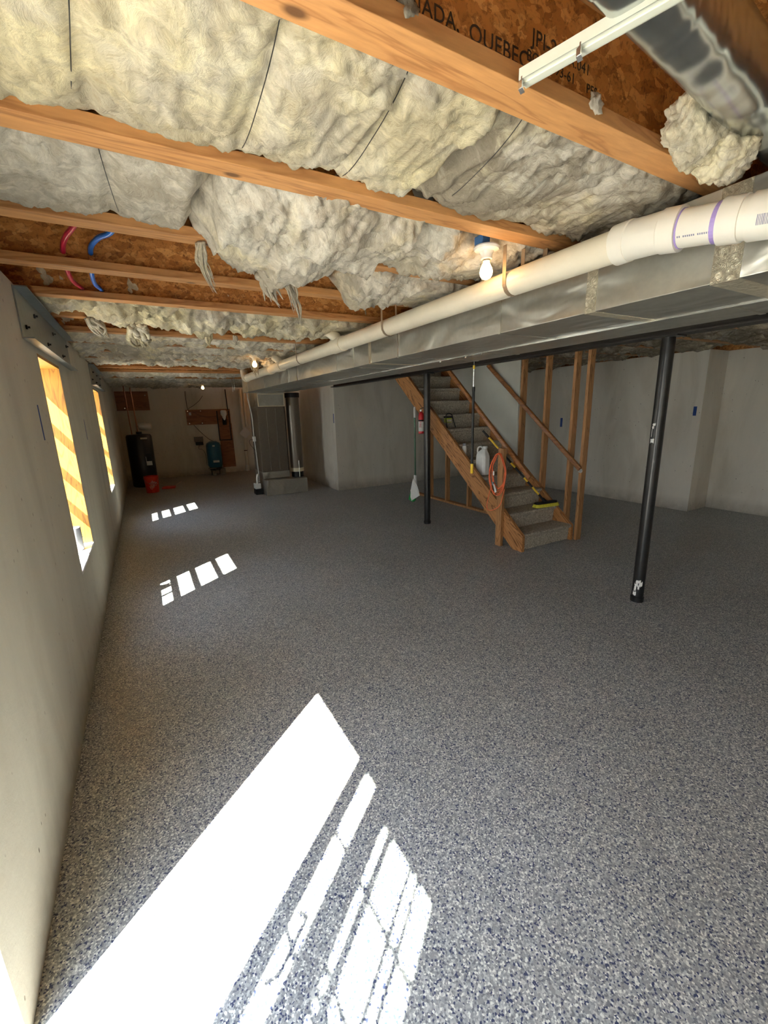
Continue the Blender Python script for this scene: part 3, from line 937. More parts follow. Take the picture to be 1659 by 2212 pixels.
# flat-oval branch duct above the nearest bay
t = thing('branch_duct', 'flat-oval galvanized branch duct slanting above the top right corner', 'duct', (1.1, 0.64, 2.36))
def oval(x0, x1, gx=0.0):
    n = 48; v = []; f = []; N = 24
    for i in range(N + 1):
        x = x0 + (x1 - x0) * i / N; cy = 0.628 + 0.098 * (x - 0.95)
        for k in range(n):
            a_ = 2 * PI * k / n; c_, s_ = math.cos(a_), math.sin(a_)
            yy = cy + (0.060 + gx) * math.copysign(abs(c_) ** 0.62, c_)
            zz = 2.455 + (0.085 + gx) * math.copysign(abs(s_) ** 0.62, s_)
            w_ = 0.0035 * noise.noise(Vector((x * 4, yy * 9, zz * 5)))
            v.append((x, yy + w_, zz + w_))
    for i in range(N):
        for k in range(n):
            f.append((i * n + k, i * n + (k + 1) % n, (i + 1) * n + (k + 1) % n, (i + 1) * n + k))
    f.append(tuple(range(n))); f.append(tuple(N * n + k for k in range(n - 1, -1, -1)))
    return MB().add(v, f)
link('duct_body', oval(0.10, 2.25), M['galv_b'], t, smooth='angle')
link('joint_band', oval(0.815, 0.835, 0.0015), M['galv_b'], t, smooth='angle')

# white steel track reaching across the nearest bay
t = thing('metal_track', 'bright white steel track crossing in front of the printed joist', 'track', (0.90, 0.70, 2.36))
dirv = (Vector((0.945, 0.571, 2.36)) - Vector((0.86, 0.847, 2.36))).normalized()
A = Vector((0.862, 0.845, 2.362)); Bq = A + dirv * 0.95
side = Vector((dirv.y, -dirv.x, 0))
mb = MB().bar(A, Bq, 0.034, 0.002)
mb.bar(A + side * 0.017 + Vector((0, 0, 0.010)), Bq + side * 0.017 + Vector((0, 0, 0.010)), 0.002, 0.022)
mb.bar(A - side * 0.017 + Vector((0, 0, 0.006)), Bq - side * 0.017 + Vector((0, 0, 0.006)), 0.002, 0.014)
mb.bar(A + Vector((0, 0, -0.002)), Bq + Vector((0, 0, -0.002)), 0.010, 0.003)
link('channel', mb, M['railwhite'], t)
for s_ in (0.004, 0.13, 0.42):
    c = A + dirv * s_
    mb = MB().bar(c + side * 0.016 + Vector((0, 0, 0.004)), c + side * 0.016 + Vector((0, 0, -0.016)), 0.010, 0.003, (1, 0, 0))
    mb.bar(c + side * 0.016 + Vector((0, 0, -0.016)), c + side * 0.004 + Vector((0, 0, -0.020)), 0.010, 0.003)
    link('tab', mb, M['bright'], t)

# ================================================================== DRAIN PIPE
t = thing('drain_pipe', 'long white plastic drain pipe hung below joists beside the duct', 'pipe', (1.645, 4.0, 2.16))
R1 = 0.0572
PX = 1.645
main = [(PX, 7.55, 2.235), (PX, 1.02, 2.225)]
link('pipe_run', MB().tube(main, R1, 32), M['pvc'], t, smooth='angle')
s1 = Vector((PX, 1.02, 2.225)); s2d = (Vector((1.680, 0.70, 2.18)) - Vector((PX, 1.0, 2.225))).normalized()
e1 = Vector((PX, 0.965, 2.222))
link('pipe_run', MB().tube([e1, e1 + s2d * 0.36], R1, 32), M['pvc_w'], t, smooth='angle')
link('elbow_fitting', MB().tube([(PX, 1.10, 2.2255), (PX, 1.045, 2.2255), (PX, 1.043, 2.225), tuple(e1 + s2d * 0.028), tuple(e1 + s2d * 0.031), tuple(e1 + s2d * 0.085)], [R1 + .011, R1 + .011, R1 + .0075, R1 + .0065, R1 + .011, R1 + .011], 32), M['pvc_w'], t, smooth='angle')
link('primer_ring', MB().tube([tuple(e1 + s2d * 0.085), tuple(e1 + s2d * 0.090)], R1 + 0.0015, 32), M['purple'], t, label='purple primer ring')
c0 = e1 + s2d * 0.20
link('primer_ring', MB().tube([tuple(c0 - s2d * 0.016), tuple(c0)], R1 + 0.0012, 32), M['purple'], t, label='purple primer ring')
link('coupling', MB().tube([tuple(c0), tuple(c0 + s2d * 0.055), tuple(c0 + s2d * 0.056), tuple(c0 + s2d * 0.075)], [R1 + .008, R1 + .008, R1 + .003, R1 + .003], 32), M['pvc_w'], t, smooth='angle')
c1 = c0 + s2d * 0.075
c2 = c1 + s2d * 0.12
link('coupling', MB().tube([tuple(c1), tuple(c1 + s2d * 0.10), tuple(c2)], [R1 + .008, R1 + .008, R1 + .008], 32), M['pvc_w'], t, smooth='angle')
link('pipe_run', MB().tube([tuple(c2), tuple(c2 + s2d * 0.42)], R1, 32), M['pvc_w'], t, smooth='angle')
# printed marks low on the pipe and the barcode sticker
def pipe_marks(c_from, length, n, mat, nm, ang, hgt, tight=0.6, rr=R1 + 0.0007):
    mb = MB(); sd = s2d.cross(Vector((0, 0, 1))).normalized(); up = sd.cross(s2d)
    for i in range(n):
        if nm == 'printed_marks' and i in (2, 9): continue
        cc = c_from + s2d * (length * i / n)
        for aa in (0, 1):
            pass
        wv = length / n * tight * (1.0 if nm == 'printed_marks' else random.uniform(0.5, 1.2))
        q = []
        for j in range(4):
            an = ang + hgt * (j / 3 - 0.5)
            rad = (sd * math.cos(an) + up * math.sin(an)) * rr
            q.append(cc + rad); q.append(cc + s2d * wv + rad)
        mb.add(q, [(0, 1, 3, 2), (2, 3, 5, 4), (4, 5, 7, 6)])
    link(nm, mb, mat, t)
sdv = s2d.cross(Vector((0, 0, 1)))
face = math.atan2(-0.75, -1.0 if sdv.x > 0 else 1.0)
pipe_marks(e1 + s2d * 0.095, 0.10, 17, M['inkb'], 'printed_marks', face, 0.10)
pipe_marks(c1 + s2d * 0.03, 0.045, 12, M['inkb'], 'barcode_bars', face + 0.25, 0.42, 0.5, R1 + 0.0088)
# tees and far end
for yy, xs in ((3.70, 1), (5.55, 1)):
    mb = MB().tube([(PX, yy - 0.11, 2.23), (PX, yy + 0.11, 2.23)], R1 + 0.007, 32)
    mb.tube([(PX, yy - 0.02, 2.235), (PX - 0.01, yy + 0.03, 2.30), (PX - 0.05, yy + 0.08, 2.345)], [0.045, 0.045, 0.045], 20)
    link('tee_fitting', mb, M['pvc'], t, smooth='angle')
link('tee_fitting', MB().tube([(PX, 5.95, 2.232), (PX, 6.1, 2.232)], R1 + 0.008, 32), M['pvc'], t, smooth='angle')
link('elbow_fitting', MB().tube(curve([(PX, 7.45, 2.235), (PX, 7.58, 2.238), (PX, 7.66, 2.29), (PX, 7.68, 2.37)], 4), R1 + 0.006, 28), M['pvc'], t, smooth='angle')
link('branch_pipe', MB().tube([(PX - 0.05, 3.78, 2.345), (PX - 0.25, 4.05, 2.40)], 0.036, 20), M['pvc'], t, smooth='angle')

def strap(y_, label, mat):
    mb = MB(); r = R1 + 0.003; w_ = 0.011
    pts = [(PX - r, 2.38)] + [(PX + r * math.cos(a_), 2.228 + r * math.sin(a_)) for a_ in [PI + PI * i / 14 for i in range(15)]] + [(PX + r, 2.38)]
    for (ax, az), (bx, bz) in zip(pts[:-1], pts[1:]):
        mb.add([(ax, y_ - w_, az), (bx, y_ - w_, bz), (bx, y_ + w_, bz), (ax, y_ + w_, az)], [(0, 1, 2, 3)])
    o = link('pipe_strap', mb, mat)
    sm = o.modifiers.new('solid', 'SOLIDIFY'); sm.thickness = 0.0015
    setp(o, label, 'strap', 'hanger straps around the drain pipe')
strap(1.62, 'metal hanger strap around white pipe, beside the near bulb', M['rust'])
strap(2.80, 'metal hanger strap around white pipe, middle of its run', M['rust'])
strap(4.72, 'metal hanger strap around white pipe, farthest one', M['rust'])
setp(link('duct_hanger', MB().box(1.80, 1.803, 1.56, 1.585, 2.30, 2.43), M['rust']), 'short perforated steel hanger above duct near the bare bulb', 'hanger')

# ================================================================== BARE BULBS
def lamp(x, y_, z_, label):
    r = thing('bare_bulb_fixture', label, 'light', (x, y_, z_), 'porcelain ceiling bulb holders')
    link('fixture_base', MB().lathe([(0.030, 0.002), (0.057, 0.0), (0.060, -0.006), (0.055, -0.015), (0.034, -0.022), (0.027, -0.032), (0.025, -0.052), (0.018, -0.053)], (x, y_, z_), 32), M['porc'], r, smooth='angle')
    link('socket', MB().lathe([(0.018, -0.050), (0.019, -0.055), (0.019, -0.062)], (x, y_, z_), 20), M['bright'], r, smooth='angle')
    link('bulb', MB().lathe([(0.012, -0.056), (0.014, -0.066), (0.020, -0.078), (0.027, -0.092), (0.030, -0.106), (0.028, -0.120), (0.020, -0.132), (0.008, -0.138), (0.001, -0.139)], (x, y_, z_), 24), M['bulb'], r, smooth=True)
    bx = link('junction_box', MB().box(x - 0.05, x + 0.0, y_ - 0.022, y_ + 0.03, z_ + 0.002, z_ + 0.04), M['boxblue'], r, 0.004)
    return r
L1 = lamp(1.505, 1.655, 2.372, 'lit bare bulb in white porcelain holder, nearest of the three')
L2 = dup(L1, (1.385, 5.80, 2.372), 'lit bare bulb near the far end of white pipe, middle one of three')
L3 = dup(L1, (1.36, 10.85, 2.372), 'lit bare bulb above the utility area, farthest of the three')

# ================================================================== TUBING THROUGH THE JOISTS
def pex(name, mat, label, xs, side_):
    pts = []
    for (x, y_, z) in xs: pts.append((x, y_, z))
    o = link(name, MB().tube(curve(pts, 8), 0.0115, 14), mat, smooth=True)
    setp(o, label, 'tubing', 'water tubing through the joist webs')
REST_R = [(-0.185, 4.04, 2.46), (-0.182, 4.67, 2.455), (-0.18, 5.3, 2.47)]
REST_B = [(-0.085, 4.04, 2.46), (-0.08, 4.67, 2.455), (-0.08, 5.3, 2.47)]
pex('water_tube', M['pexr'], 'red plastic water tube bending through the joist webs by left wall',
    [(-0.02, 2.22, 2.50), (-0.085, 2.35, 2.49), (-0.142, 2.50, 2.472), (-0.178, 2.60, 2.466), (-0.206, 2.72, 2.460), (-0.218, 2.83, 2.445), (-0.225, 2.98, 2.410), (-0.221, 3.20, 2.416), (-0.197, 3.45, 2.438)] + REST_R, 0)
pex('water_tube', M['pexb'], 'blue plastic water tube bending through the joist webs by left wall',
    [(0.12, 2.22, 2.50), (0.055, 2.35, 2.485), (-0.003, 2.50, 2.472), (-0.051, 2.60, 2.478), (-0.091, 2.72, 2.472), (-0.104, 2.83, 2.452), (-0.118, 2.98, 2.410), (-0.118, 3.20, 2.416), (-0.096, 3.45, 2.438)] + REST_B, 0)
pex('water_tube', M['pexb'], 'blue plastic water tube lying lengthwise behind the fourth joist',
    [(0.02, 3.10, 2.50), (0.2, 3.06, 2.462), (0.35, 3.0, 2.455), (0.7, 3.0, 2.50), (1.2, 3.0, 2.56)], 0)

# ================================================================== STAIRCASE
SL = 0.81
def stz(y_): return 0.192 + SL * (y_ - 3.285)
YT = 6.55
st = thing('staircase', 'carpeted wooden staircase with fir stringers rising behind the beam', 'staircase', (4.09, 3.9, 0))
poly = [(3.285, 0.0), (3.285, 0.192), (YT, stz(YT)), (YT, stz(YT) - 0.31), (3.435, 0.0)]
link('stringer', MB().prism(poly, 3.648, 3.688), M['string'], st, 0.002)
link('stringer', MB().prism(poly, 4.500, 4.540), M['string'], st, 0.002)
for k in range(12):
    y0 = 3.300 + 0.2407 * k; z0 = 0.205 + 0.195 * k
    zb = max(0.004, z0 - 0.199)
    prof = [(y0 + 0.030, zb), (y0 + 0.022, z0 - 0.10), (y0 + 0.016, z0 - 0.052), (y0 + 0.0, z0 - 0.044), (y0 - 0.014, z0 - 0.030), (y0 - 0.018, z0 - 0.014), (y0 - 0.010, z0 - 0.003),
            (y0 + 0.008, z0 + 0.002), (y0 + 0.10, z0), (y0 + 0.265, z0 - 0.004), (y0 + 0.265, z0 - 0.03), (y0 + 0.06, z0 - 0.04), (y0 + 0.06, zb)]
    nx = 46; v = []; f = []; L = len(prof)
    for i in range(nx + 1):
        x = 3.690 + (4.498 - 3.690) * i / nx
        for j, (yy, zz) in enumerate(prof):
            am = 0.0035 if j < 10 else 0
            q = Vector((x * 22, yy * 22, zz * 22 + k))
            v.append((x, yy - am * abs(noise.noise(q)) * 2, max(0.002, zz + am * noise.noise(q + Vector((9, 0, 0))))))
    for i in range(nx):
        for j in range(L):
            j2 = (j + 1) % L
            f.append((i * L + j, i * L + j2, (i + 1) * L + j2, (i + 1) * L + j))
    f.append(tuple(range(L))); f.append(tuple(nx * L + j for j in range(L - 1, -1, -1)))
    link('carpeted_step', MB().add(v, f), M['carpet'], st, smooth='angle')
nw = MB().prism([(3.606, 3.575), (3.648, 3.575), (3.648, 3.685), (3.606, 3.685)], 0, 1.185, 'z')
link('newel_post', MB().box(3.600, 3.647, 3.585, 3.672, 0.0, 1.185), M['stud'], st, 0.003)

def handrail(x, pts, label, brk):
    r = thing('handrail', label, 'handrail', (x, pts[0][0], pts[0][1]), 'wooden handrails of the staircase')
    a_ = Vector((x, pts[0][0], pts[0][1])); b_ = Vector((x, pts[1][0], pts[1][1]))
    link('rail', MB().bar(a_, b_, 0.038, 0.058), M['rail'], r, 0.012)
    for yy, dx in brk:
        zz = a_.z + (b_.z - a_.z) * (yy - a_.y) / (b_.y - a_.y)
        mb = MB().tube([(x, yy, zz - 0.028), (x, yy, zz - 0.05), (x + dx * 0.8, yy, zz - 0.055), (x + dx, yy, zz - 0.055)], 0.007, 8)
        mb.lathe([(0.028, 0), (0.028, 0.004)], (x + dx - (0.002 if dx > 0 else 0), yy, zz - 0.055), 16, 'x')
        link('bracket', mb, M['bright'], r)
handrail(3.72, ((3.285, 0.865), (4.90, 2.26)), 'dark wooden handrail beside the newel post on left of stairs', ((3.625, -0.072),))
handrail(4.50, ((3.225, 0.90), (4.86, 2.25)), 'dark wooden handrail fixed to wall studs on right of stairs', ((3.26, 0.055), (4.24, 0.055)))

# stud wall beside the stairs
def stud(y_, z0, z1, x0, x1, label, t_=0.038, grp='upright studs beside the stairs'):
    o = link('wall_stud', MB().box(x0, x1, y_ - t_ / 2, y_ + t_ / 2, z0, z1), M['stud'], None, 0.0015)
    setp(o, label, 'stud', grp)
stud(3.262, 0.0, ZJ, 4.555, 4.640, 'upright stud at the foot of the stairs, nearest one')
stud(3.440, 0.036, ZJ, 4.555, 4.640, 'upright stud just behind the nearest one right of stairs')
stud(3.850, 0.036, ZJ, 4.555, 4.640, 'third upright stud along the right side of stairs, dark knot halfway')
stud(4.250, 0.036, ZJ, 4.555, 4.640, 'upright stud where the ragged drywall edge begins')
stud(4.95, 0.036, 1.22, 4.60, 4.685, 'short stud under the stairs, nearest the lower steps', grp='short studs under the stairs')
stud(5.37, 0.036, 1.56, 4.60, 4.685, 'short stud under the stairs, seen in middle below the stringer', grp='short studs under the stairs')
stud(5.96, 0.036, 2.05, 4.60, 4.685, 'stud under the stairs, left of the middle one', grp='short studs under the stairs')
stud(6.46, 0.036, 2.30, 4.60, 4.685, 'stud under the stairs, right behind the black post', grp='short studs under the stairs')
setp(link('bottom_plate', MB().box(4.60, 4.685, 3.43, 6.95, 0.0, 0.036), M['stud'], None, 0.0015), 'low wooden plate on floor carrying the studs under the stairs', 'plate')
dp = [(4.285, stz(4.285) + 0.02), (4.285, 2.36), (8.2, 2.36), (8.2, 2.34)] + [(YT, 2.34)]
dpoly = [(4.275, 1.04), (4.268, 1.3), (4.282, 1.6), (4.270, 1.9), (4.275, 2.37), (8.2, 2.37), (8.2, 2.30), (5.85, 2.27)]
dw = link('drywall_sheet', MB().prism(dpoly, 4.541, 4.554), M['gypsum'])
setp(dw, 'pale drywall sheet with ragged edge on upper right side of stairs', 'drywall')

# ================================================================== THINGS ON AND NEAR THE STAIRS
# white jug on a step
def jug(c):
    x, y_, z = c
    t = thing('jug', 'empty white plastic jug standing on a carpeted step', 'jug', c)
    hx, hy = 0.062, 0.088
    def ring(s, z_, ch=0.028, ox=0, oy=0):
        a_, b_ = hx * s, hy * s; c_ = ch * s
        return [(x + ox + px, y_ + oy + py, z + z_) for px, py in ((-a_ + c_, -b_), (a_ - c_, -b_), (a_, -b_ + c_), (a_, b_ - c_), (a_ - c_, b_), (-a_ + c_, b_), (-a_, b_ - c_), (-a_, -b_ + c_))]
    rings = [ring(0.93, 0.0), ring(1.0, 0.012), ring(1.0, 0.24), ring(0.82, 0.285, oy=0.004), ring(0.42, 0.325, oy=-0.02), ring(0.36, 0.335, oy=-0.025)]
    v = [p for r in rings for p in r]; f = []
    for i in range(len(rings) - 1):
        for k in range(8): f.append((i * 8 + k, i * 8 + (k + 1) % 8, (i + 1) * 8 + (k + 1) % 8, (i + 1) * 8 + k))
    f.append(tuple(range(7, -1, -1))); f.append(tuple((len(rings) - 1) * 8 + k for k in range(8)))
    link('jug_body', MB().add(v, f), M['white'], t, 0.006, smooth='angle')
    link('spout', MB().lathe([(0.026, 0.33), (0.026, 0.345), (0.031, 0.346), (0.031, 0.368)], (x + 0.012, y_ - 0.028, z), 20), M['white'], t, smooth='angle')
    link('handle', MB().tube(curve([(x - 0.012, y_ - 0.008, z + 0.335), (x - 0.018, y_ + 0.012, z + 0.362), (x - 0.02, y_ + 0.06, z + 0.352), (x - 0.018, y_ + 0.082, z + 0.31), (x - 0.012, y_ + 0.080, z + 0.27)], 5), 0.011, 10), M['white'], t, smooth=True)
jug((3.835, 4.185, 0.793))

# spray can top behind stringer, next to the jug
t = thing('spray_can', 'small white aerosol can half hidden behind stringer left of jug', 'can', (3.76, 4.47, 0.99))
link('can_body', MB().lathe([(0.028, 0), (0.03, 0.004), (0.03, 0.15), (0.022, 0.165)], (3.76, 4.47, 0.99), 20), M['white'], t, smooth='angle')
link('lid', MB().lathe([(0.023, 0.165), (0.023, 0.20)], (3.76, 4.47, 0.99), 20), M['grey'], t, smooth='angle')
# work light / battery tool on a higher step
t = thing('work_light', 'small lime and black work light with carrying frame on upper step', 'lamp', (3.84, 4.93, 1.375))
link('lamp_body', MB().box(3.79, 3.89, 4.90, 4.96, 1.455, 1.520), M['lime'], t, 0.012)
link('top_cap', MB().box(3.782, 3.898, 4.895, 4.965, 1.520, 1.545), M['black'], t, 0.008)
link('carrying_frame', MB().tube(curve([(3.785, 4.88, 1.382), (3.775, 4.89, 1.47), (3.79, 4.91, 1.56), (3.84, 4.92, 1.58), (3.89, 4.91, 1.56), (3.91, 4.89, 1.47), (3.93, 4.87, 1.382)], 5), 0.006, 8), M['black'], t, smooth=True)
link('lens', MB().box(3.80, 3.88, 4.894, 4.90, 1.465, 1.50), M['bright'], t, 0.003)

# long handled scrub brush lying down the stairs
t = thing('scrub_brush', 'long yellow and black handled brush lying down the stairs', 'brush', (4.32, 3.60, 0.405))
bh = Vector((4.335, 3.615, 0.50)); bt_ = Vector((3.757, 4.114, 1.366))
link('brush_block', MB().prism([(4.175, 3.56), (4.20, 3.545), (4.49, 3.515), (4.52, 3.53), (4.525, 3.575), (4.49, 3.59), (4.21, 3.615), (4.18, 3.605)], 0.445, 0.468, 'z'), M['black'], t, 0.005)
mb = MB()
v0 = [(4.17, 3.555), (4.20, 3.537), (4.49, 3.507), (4.525, 3.52), (4.53, 3.58), (4.49, 3.597), (4.21, 3.622), (4.175, 3.61)]
mb.add([(a_, b_, 0.445) for a_, b_ in v0] + [(4.345 + (a_ - 4.345) * 1.06, 3.565 + (b_ - 3.565) * 1.3, 0.408) for a_, b_ in v0],
       [tuple(range(8)), tuple(range(15, 7, -1))] + [(i, (i + 1) % 8, (i + 1) % 8 + 8, i + 8) for i in range(8)])
link('bristles', mb, M['bristle'], t, label='bright yellow bristles')
link('socket', MB().tube([(4.345, 3.57, 0.462), tuple(bh)], [0.026, 0.018], 12), M['black'], t, smooth='angle')
dv = bt_ - bh
segs = [(0.0, 0.06, 'black'), (0.06, 0.17, 'yellow'), (0.17, 0.25, 'black'), (0.25, 0.31, 'yellow'), (0.31, 0.46, 'black'), (0.46, 0.53, 'yellow'), (0.53, 0.74, 'black'), (0.74, 0.90, 'yellow'), (0.90, 1.0, 'black')]
for a_, b_, c_ in segs:
    link('handle_section' if c_ == 'black' else 'handle_band', MB().tube([tuple(bh + dv * a_), tuple(bh + dv * b_)], 0.0135 if c_ == 'black' else 0.0125, 14), M[c_], t, smooth='angle', label=c_ + ' handle section')

# orange extension cord hung on the newel post
t = thing('extension_cord', 'orange extension cord coiled over the newel post', 'cord', (3.625, 3.62, 0.65))
rnd = random.Random(4)
mb = MB()
cc = Vector((3.598, 3.628, 1.13))
for lp in range(6):
    h = 0.40 + 0.05 * rnd.random() + 0.016 * lp; wy = 0.095 + 0.02 * rnd.random() + 0.006 * lp
    xo = 3.582 - 0.006 * lp
    pts = []
    for i in range(15):
        a_ = 2 * PI * i / 14 + PI / 2
        yy = 3.628 + wy * math.cos(a_) * (1.0 - 0.25 * (math.sin(a_) > 0.6))
        zz = 1.13 - h / 2 + h / 2 * math.sin(a_)
        pts.append((xo + 0.006 * rnd.uniform(-1, 1), yy + 0.008 * rnd.uniform(-1, 1), zz + 0.006 * rnd.uniform(-1, 1)))
    pts[-1] = pts[0]
    mb.tube(curve(pts, 5), 0.0042, 8, False)
link('cord', mb, M['orange'], t, smooth=True)
link('loose_end', MB().tube(curve([(3.58, 3.72, 0.80), (3.575, 3.78, 0.60), (3.57, 3.80, 0.45), (3.57, 3.72, 0.43), (3.565, 3.58, 0.52), (3.57, 3.52, 0.72)], 6), 0.0042, 8), M['orange'], t, smooth=True)
link('plug', MB().box(3.553, 3.568, 3.683, 3.702, 0.865, 0.915), M['white'], t, 0.004)
link('plug', MB().box(3.553, 3.572, 3.690, 3.712, 0.745, 0.785), M['grey'], t, 0.004)
link('tag', MB().prism([(3.665, 0.755), (3.690, 0.765), (3.660, 0.66), (3.628, 0.675)], 3.555, 3.557), M['paper'], t, label='white paper tag')

# extension pole hanging from the duct
t = thing('extension_pole', 'black telescopic pole with yellow ends hanging from the duct', 'pole', (2.60, 2.985, 1.06))
px_, py_ = 2.605, 2.985
link('shaft', MB().tube([(px_, py_, 1.145), (px_, py_, 1.80)], 0.0115, 16), M['black'], t, smooth='angle')
link('inner_shaft', MB().tube([(px_, py_, 1.80), (px_, py_, 1.985)], 0.008, 14), M['bright'], t, smooth='angle', label='bright inner shaft')
link('grip', MB().tube([(px_, py_, 1.06), (px_, py_, 1.065), (px_, py_, 1.15)], [0.010, 0.0135, 0.0135], 16), M['yellow'], t, smooth='angle', label='yellow end grip')
link('collar', MB().tube([(px_, py_, 1.79), (px_, py_, 1.83)], 0.013, 14), M['black'], t, smooth='angle')
link('end_cap', MB().tube([(px_, py_, 1.98), (px_, py_, 2.01)], 0.010, 14), M['yellow'], t, smooth='angle', label='yellow end cap')
link('hanging_loop', MB().tube([(px_, py_, 2.01), (px_, py_, 2.049)], 0.0018, 6), M['bright'], t)

# broom and dustpan hanging from the stringer
bx, by = 3.600, 5.43
t = thing('broom_and_dustpan', 'green broom clipped in white dustpan hanging on the stringer', 'broom', (bx, by, 0.25))
link('handle', MB().tube([(bx, by, 0.62), (bx, by, 1.56)], 0.0125, 14), M['dgreen'], t, smooth='angle')
link('grip', MB().tube([(bx, by, 1.53), (bx, by, 1.675), (bx, by, 1.69)], [0.0165, 0.0165, 0.010], 14), M['white'], t, smooth='angle', label='white grip')
link('broom_head', MB().prism([(by - 0.02, 0.66), (by + 0.02, 0.66), (by + 0.03, 0.54), (by + 0.09, 0.44), (by + 0.13, 0.40), (by + 0.12, 0.385), (by + 0.05, 0.385), (by - 0.03, 0.42), (by - 0.03, 0.54)], bx - 0.016, bx + 0.016), M['white'], t, 0.005)
link('bristles', MB().prism([(by + 0.115, 0.395), (by + 0.185, 0.245), (by + 0.06, 0.225), (by + 0.01, 0.26), (by + 0.02, 0.395)], bx - 0.014, bx + 0.014), M['green'], t, label='green bristles')
mb = MB()
dpn = [(by + 0.005, 0.60), (by - 0.03, 0.57), (by - 0.10, 0.48), (by - 0.155, 0.36), (by + 0.055, 0.25), (by + 0.085, 0.30), (by + 0.075, 0.42), (by + 0.03, 0.55)]
mb.prism(dpn, bx - 0.040, bx - 0.034)
n_ = len(dpn)
for i in (0, 1, 2, 4, 5, 6, 7):
    (a0, a1), (b0, b1) = dpn[i], dpn[(i + 1) % n_]
    mb.bar((bx - 0.030, a0, a1), (bx - 0.030, b0, b1), 0.022, 0.005, (1, 0, 0))
link('dustpan', mb, M['white'], t, 0.001)

# fire extinguisher on the stringer
ex, ey = 3.585, 5.235
t = thing('fire_extinguisher', 'red fire extinguisher on the stringer behind the black post', 'fire extinguisher', (ex, ey, 1.30))
link('cylinder', MB().lathe([(0.034, 1.30), (0.040, 1.306), (0.041, 1.56), (0.032, 1.595), (0.016, 1.61), (0.016, 1.62)], (ex, ey, 0), 28), M['red'], t, smooth='angle')
link('label_band', MB().lathe([(0.0415, 1.335), (0.0418, 1.336), (0.0418, 1.475), (0.0415, 1.476)], (ex, ey, 0), 28), M['paper'], t, smooth='angle', label='white label band')
link('clamp_band', MB().lathe([(0.042, 1.48), (0.043, 1.481), (0.043, 1.50), (0.042, 1.501)], (ex, ey, 0), 28), M['black'], t, smooth='angle')
ev = link('valve', MB().lathe([(0.013, 1.62), (0.013, 1.645), (0.009, 1.65)], (ex, ey, 0), 14), M['bright'], t, smooth='angle')
link('lever', MB().bar((ex, ey + 0.02, 1.655), (ex - 0.01, ey - 0.07, 1.672), 0.014, 0.006), M['black'], ev)
link('gauge', MB().lathe([(0.012, -0.020), (0.012, -0.012)], (ex, ey, 1.634), 14, 'x'), M['paper'], ev)
vdir = Vector((ex, ey, 0)).normalized(); rt = Vector((vdir.y, -vdir.x, 0))
# letters reading upwards along the cylinder
text_mesh('printed_lettering', 'FIRE', 0.046, M['red'], t, (ex - vdir.x * 0.0424 - rt.x * 0.030, ey - vdir.y * 0.0424 - rt.y * 0.030, 1.472), basis((0, 0, -1), tuple(rt)), 0.0004)

# blue tape strips
def tape(mb, label):
    setp(link('tape_strip', mb, M['tape']), label, 'tape', 'strips of blue masking tape on the walls')
tape(MB().box(WX, WX + 0.0012, 3.10, 3.127, 1.535, 1.733), 'blue tape strip on left wall before the nearest window')
tape(MB().box(WX, WX + 0.0012, 5.285, 5.31, 1.44, 1.645), 'blue tape strip on left wall between the two windows')
tape(MB().box(WX, WX + 0.0012, 9.2, 9.225, 1.44, 1.645), 'blue tape strip on left wall past the farther window')
tape(MB().box(3.4988, 3.50, 8.30, 8.335, 1.42, 1.61), 'blue tape strip near the corner by the furnace')
tape(MB().box(7.1688, 7.17, 5.61, 5.66, 1.24, 1.41), 'blue tape strip on right wall seen between the studs')
tape(MB().box(7.1688, 7.17, 3.30, 3.345, 1.447, 1.58), 'blue tape strip on right wall next to the stepped corner')

# can on the sill of the nearest window
t = thing('metal_cup', 'grey metal cylinder standing on sunlit sill of nearest window', 'cup', (WX - 0.10, 4.05, 0.622))
cb = link('cup_body', MB().lathe([(0.058, 0.0), (0.060, 0.004), (0.060, 0.185), (0.057, 0.187)], (WX - 0.10, 4.05, 0.622), 28), M['grey'], t, smooth='angle')
link('rivet', MB().lathe([(0.006, 0.0), (0.006, 0.003)], (WX - 0.040, 4.05, 0.72), 10, 'x'), M['bright'], cb)

# ================================================================== FURNACE
t = thing('furnace', 'tall taupe furnace cabinet standing by the concrete corner', 'furnace', (2.35, 9.1, 0))
link('cabinet', MB().box(2.06, 2.61, 8.78, 9.45, 0.33, 1.79), M['furn'], t, 0.006)
link('front_panel_seam', MB().box(2.235, 2.240, 8.776, 8.78, 0.50, 1.75), M['galv'], t)
link('front_panel_seam', MB().box(2.42, 2.424, 8.776, 8.78, 0.50, 1.75), M['galv'], t)
link('base_panel', MB().box(2.055, 2.615, 8.765, 9.46, 0.33, 0.47), M['galv'], t, 0.004)
link('plenum', MB().box(2.07, 2.60, 8.70, 9.40, 1.79, 2.34), M['galv'], t, 0.004)
link('plenum_taping', MB().box(2.065, 2.605, 8.694, 8.70, 1.785, 1.80).box(2.065, 2.605, 8.694, 8.70, 2.02, 2.035).box(2.065, 2.08, 8.694, 8.70, 1.80, 2.02).box(2.585, 2.605, 8.694, 8.70, 1.80, 2.02), M['foil'], t)
t = thing('return_boot', 'low galvanized return air box on the floor under the furnace', 'duct', (2.5, 8.9, 0))
link('boot_body', MB().prism([(2.06, 0.0), (2.94, 0.0), (2.94, 0.30), (2.06, 0.325)], 8.60, 9.35, 'y'), M['galv'], t, 0.004)
link('cross_break', MB().bar((2.10, 8.598, 0.30), (2.90, 8.598, 0.03), 0.002, 0.004, (0, 1, 0)), M['galv'], t)
t = thing('return_drop', 'round-cornered galvanized vertical return pipe right of the furnace', 'duct', (2.83, 8.9, 0.31))
